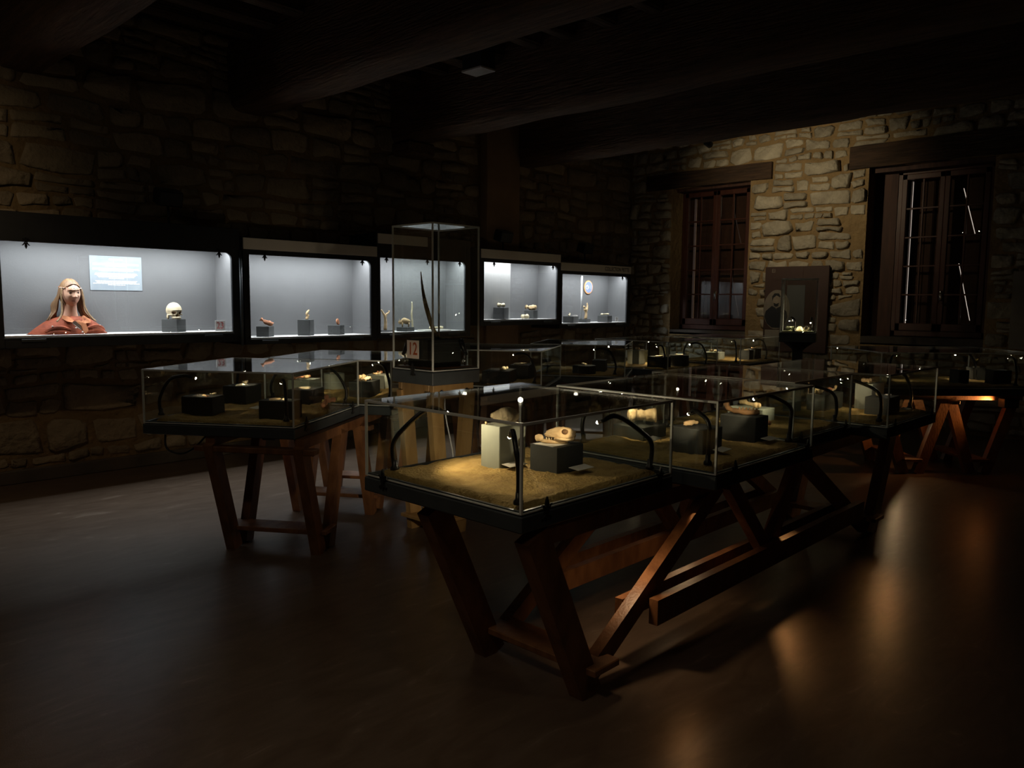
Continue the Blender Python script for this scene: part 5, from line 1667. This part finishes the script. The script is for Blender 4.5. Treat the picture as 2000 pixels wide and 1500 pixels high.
# =================================================================== HUMAN SKULL
hs = empty('human_skull', (3.158, 7.37, 1.4185), radians(3))
tag(hs, 'cream human skull without lower jaw on a grey block', 'skull')
def skull_fn(p, u):
    x, y, z = p
    G = lambda a, s: exp(-(a / s) ** 2)
    if z < -.005 and y > -.02:
        z *= .70
    if y < 0 and z < .0:
        k = min(1, -z / .07)
        x *= 1 - .22 * k
    if y < 0:
        f = max(0, -u.y)
        y -= f * .006 * G(z - .005, .008) * G(abs(x) - .03, .025)
        for s in (-1, 1):
            y += f * .040 * G(x - s * .029, .0145) ** 1.0 * G(z + .017, .0125)
            y -= f * .006 * G(x - s * .045, .012) * G(z + .036, .008)
        w = .004 + .010 * max(0, min(1, (-.030 - z) / .026))
        if -.060 < z < -.024:
            y += f * .026 * G(x, w)
        y -= f * .004 * G(z + .030, .006) * G(x, .006)
        if z < -.062:
            y -= f * .006 * G(x, .03)
    for s in (-1, 1):
        x -= s * .006 * G(y + .015, .03) * G(z + .01, .02) * (1 if s * x > 0 else 0)
    return Vector((x, y, z))
mb = MB().ball((0, 0, .078), (.066, .084, .078), skull_fn, 80, 56)
for i, f in enumerate(mb.f):
    c = sum((Vector(mb.v[k]) for k in f), Vector()) / len(f) - Vector((0, 0, .078))
    if c.y < -.02:
        for s in (-1, 1):
            if ((c.x - s * .029) / .0165) ** 2 + ((c.z + .017) / .0135) ** 2 < 1:
                mb.mi[i] = 1
        if -.057 < c.z < -.028 and abs(c.x) < .003 + .008 * (-.028 - c.z) / .028:
            mb.mi[i] = 1
mb.build('cranium', ['skull_bone', 'skull_hollow'], hs, smooth=True)
for s in (-1, 1):
    MB().tube(smooth_path([(s * .040, -.058, .045), (s * .058, -.040, .042), (s * .064, -.012, .044), (s * .058, .012, .046)], 12), .0055, 8).build('cheek_bone', 'skull_bone', hs, smooth=True)
    MB().ball((s * .045, .028, .022), (.012, .016, .022), None, 10, 8).build('mastoid', 'skull_bone', hs, smooth=True)
up = MB().tube(smooth_path([(-.030, -.035, .016), (-.026, -.060, .014), (0, -.078, .013), (.026, -.060, .014), (.030, -.035, .016)], 18), .012, 9).build('upper_jaw', 'skull_bone', hs, smooth=True)
for k in range(9):
    t = radians(-64 + 16 * k)
    MB().ball((.033 * sin(t), -.036 - .044 * cos(t), .0045), (.0042, .0036, .0058), None, 7, 5).build('tooth', 'shell_white', up, smooth=True)

# =================================================================== THINGS ON THE WINDOW WALL
pn = empty('portrait_panel', (10.90, 4.82, 0.93))
tag(pn, 'tall dark brown panel with an oval portrait between the windows', 'panel')
MB().cbox(0, .03, -.465, .465, 0, 1.215, .004).build('board', 'panel_brown', pn)
MB().box(-.004, .0, -.10, .41, 1.02, 1.20).build('heading_band', 'panel_brown', pn)
text('heading', 'EI', .075, 'portrait_pale', pn, (-.006, .335, 1.155), (pi / 2, 0, -pi / 2))
ov = []
for k in range(40):
    t = 2 * pi * k / 40
    ov.append((.20 * cos(t), .285 * sin(t)))
def yzshape(name, pts, x0, x1, cy_, cz, matn, parent):
    n = len(pts)
    V = [(x0, cy_ + p[0], cz + p[1]) for p in pts] + [(x1, cy_ + p[0], cz + p[1]) for p in pts]
    F = [tuple(reversed(range(n))), tuple(range(n, 2 * n))] + [(i, n + i, n + (i + 1) % n, (i + 1) % n) for i in range(n)]
    return MB().add(V, F).build(name, matn, parent)
oo = yzshape('oval_picture', ov, -.006, 0, .27, .60, 'portrait_pale', pn)
coat = [(-.17, -.10), (-.15, -.02), (-.06, .05), (0, .02), (.07, .055), (.16, -.02), (.18, -.10), (.14, -.20), (.06, -.26), (-.06, -.26), (-.13, -.21)]
yzshape('coat', coat, -.008, -.006, .27, .60, 'portrait_coat', oo)
yzshape('face', [(.055 * cos(2 * pi * k / 20), .08 * sin(2 * pi * k / 20)) for k in range(20)], -.010, -.006, .275, .73, 'portrait_skin', oo)
yzshape('hair', [(.06, 0), (.065, .06), (.03, .105), (-.03, .105), (-.06, .06), (-.05, .05), (0, .075), (.045, .04)], -.012, -.006, .275, .73, 'portrait_coat', oo)
yzshape('beard', [(.04, .0), (0, -.018), (-.04, .0), (-.03, -.045), (0, -.06), (.03, -.045)], -.012, -.006, .275, .70, 'portrait_coat', oo)
yzshape('shirt_front', [(.02, .04), (-.02, .04), (0, -.02)], -.010, -.006, .275, .625, 'portrait_pale', oo)
MB().box(-.004, 0, -.14, .12, .22, .95).build('text_sheet', 'case_grey', pn)
for y0, y1, z0, z1, lab in ((5.02, 5.24, .62, .86, 'small pale notice low on the pier beside the portrait panel'),):
    tag(MB().cbox(10.86, 10.90, y0, y1, z0 + .38, z1 + .38, .002).build('notice', 'panel_pale', None), lab, 'notice')
tag(MB().cbox(10.87, 10.92, 1.45, 2.165, 1.10, 2.02, .004).build('wall_board', 'panel_pale', None), 'pale board on the wall at the far right edge', 'board')

# =================================================================== FIXTURES
def floodlight(x, z, label, tilt=0.3):
    r_ = empty('wall_floodlight', (x, 7.42, z - .28))
    tag(r_, label, 'lamp', 'black floodlights above the wall cases')
    MB().tube([(0, 0, 0), (0, .01, .18)], .012, 8).build('arm', 'case_black', r_, smooth=True)
    M = Matrix.Translation((0, 0, .26)) @ Matrix.Rotation(tilt, 4, 'X')
    MB().cbox(-.11, .11, -.08, .08, -.07, .07, .012, M).build('housing', 'case_black', r_)
    MB().cbox(-.095, .095, -.07, .07, .068, .074, .002, M).build('lens', 'black_steel', r_)
floodlight(3.163, 2.56, 'black floodlight on an arm above the leftmost wall case')
floodlight(7.62, 2.50, 'black floodlight above the fourth wall case')
floodlight(9.38, 2.44, 'black floodlight above the last wall case')
lb = empty('ceiling_unit', (5.72, 5.94, 3.92))
tag(lb, 'small box with a white underside hanging between the ceiling beams', 'ceiling unit')
MB().cbox(-.10, .10, -.14, .14, .02, .30, .006).build('housing', 'case_black', lb)
MB().cbox(-.105, .105, -.145, .145, 0, .02, .003).build('underside', 'enamel_white', lb)

def ceiling_spot(loc, target, watts, deg, col, label, blend=0.4, size=0.03):
    r_ = empty('ceiling_spotlight', loc)
    tag(r_, label, 'lamp', 'ceiling spotlights on the beams')
    d = (Vector(target) - Vector(loc)).normalized()
    q = d.to_track_quat('Z', 'Y').to_matrix().to_4x4()
    MB().lathe([(.030, -.10), (.038, -.09), (.040, .0), (.036, .004), (.034, -.02)], 16, q).build('can', 'case_black', r_, smooth=True)
    MB().tube([(0, 0, .0), (0, 0, .12)], .008, 8).build('arm', 'case_black', r_, smooth=True)
    MB().ball(d * -.012, .022, None, 12, 8).build('bulb', 'lamp_glow', r_, smooth=True)
    spot('lamp_light', d * .03, d * 5, watts, deg, col, r_, blend, size)
    return r_
ceiling_spot((8.62, 4.95, 3.50), (11.0, 4.95, 3.0), 58, 88, (1.0, 0.80, 0.50), 'lit spotlight under the last ceiling beam aimed at the stone pier', blend=.8)
ceiling_spot((1.72, 2.6, 3.45), (3.36, 4.08, 1.25), 9, 13, (1.0, 0.84, 0.62), 'added spotlight on the first beam to brighten the tall numbered case', blend=.8)  # added lamp, brightens the number sign and tray
ceiling_spot((0.30, 5.6, 3.45), (0.8, 7.74, 2.5), 32, 74, (1.0, 0.72, 0.42), 'spotlight washing the left end of the stone wall', blend=.9)
ceiling_spot((0.45, 5.2, 3.45), (1.7, 7.74, 0.55), 26, 66, (1.0, 0.70, 0.40), 'spotlight washing the foot of the stone wall', blend=.9)

# halogen light boxes that feed the fibre lamps, leaking light under the tables
HAL = (1.0, 0.44, 0.14)
def light_box(x, y, z, rz, tgt, watts, deg, label, col=HAL, glow=0.0):
    r_ = empty('light_box', (x, y, z), rz)
    tag(r_, label, 'light box', 'halogen light boxes under the tables')
    MB().cbox(-.07, .07, -.05, .05, 0, .085, .005).build('housing', 'case_black', r_)
    for k in range(4):
        MB().box(-.05 + k * .03, -.035 + k * .03, -.0505, -.049, .02, .065).build('vent_slot', 'ink_dark', r_)
    L_ = Matrix.Rotation(-rz, 3, 'Z') @ (Vector(tgt) - Vector((x, y, z)))
    d = L_.normalized()
    spot('leak_light', d * .11, L_, watts, deg, col, r_, 1.0, .025)
    return r_
light_box(3.36, 1.95, .66, 0, (2.37, 1.37, 0), 1.1, 50, 'light box under the second case of the right-hand row')
light_box(4.70, 2.07, .66, 0, (3.37, 1.42, 0), 2.2, 44, 'light box under the third case of the right-hand row')
light_box(6.06, 1.90, .66, 0, (4.30, 1.30, 0), 3.2, 40, 'light box under the last case of the right-hand row')
light_box(2.62, 2.66, .66, 0, (3.4, 4.1, 0.70), 26, 62, 'added light box at the back under the nearest case', col=(1.0, .80, .55))  # added to throw light on the tall case's stand
light_box(3.72, 2.22, .66, 0, (3.45, 2.02, 0.0), 1.6, 140, 'light box in the middle under the second case', col=(1.0, .62, .32))
light_box(2.70, 2.02, .66, 0, (2.95, 1.98, 0.25), 3.2, 140, 'light box at the front under the nearest case', col=(1.0, .66, .36))
xg, yg = loc2(PL1, AL, .62, .45)
light_box(xg, yg, .66, AL, (*loc2(PL1, AL, .66, .58), .58), 1.5, 160, 'light box under the left case', col=(1.0, .42, .16))
xg, yg = loc2(PL1, AL, 1.45, .3)
light_box(xg, yg, .66, AL, (4.0, 5.2, .3), 1.5, 120, 'light box under the second left-hand case', col=(1.0, .6, .28))
xg, yg = loc2(PG, AG, 1.30, .12)
light_box(xg, yg, .655, AG, (*loc2(PG, AG, 0.85, .22), .76), 16.0, 150, 'light box glowing under the far right case')
xg, yg = loc2(PG, AG, .45, .6)
light_box(xg, yg, .60, AG, (6.9, 1.7, 0), 4, 95, 'second light box under the far right case', col=(1.0, .66, .34))

# dim fill lamps added overhead, out of view, to lift the general light
def add_fill_lamp(x, y, watts, label):
    r_ = empty('fill_lamp', (x, y, ZC - .12))
    tag(r_, label, 'lamp', 'added fill lamps above the viewer')
    MB().lathe([(.05, .12), (.06, .06), (.26, .03), (.27, 0), (.25, .0)], 28).build('shade', 'enamel_white', r_, smooth=True)
    MB().ball((0, 0, .03), (.09, .09, .05), None, 14, 9).build('bulb', 'tube_glow', r_, smooth=True)
    area('lamp_light', (0, 0, -.01), (0, 0, -1), watts, .4, .4, (1.0, .80, .56), r_, spread=115)
add_fill_lamp(-0.4, 1.9, 9.0, 'added dim fill lamp above the viewer to the left')
add_fill_lamp(1.9, -0.3, 9.0, 'added dim fill lamp above the viewer to the right')
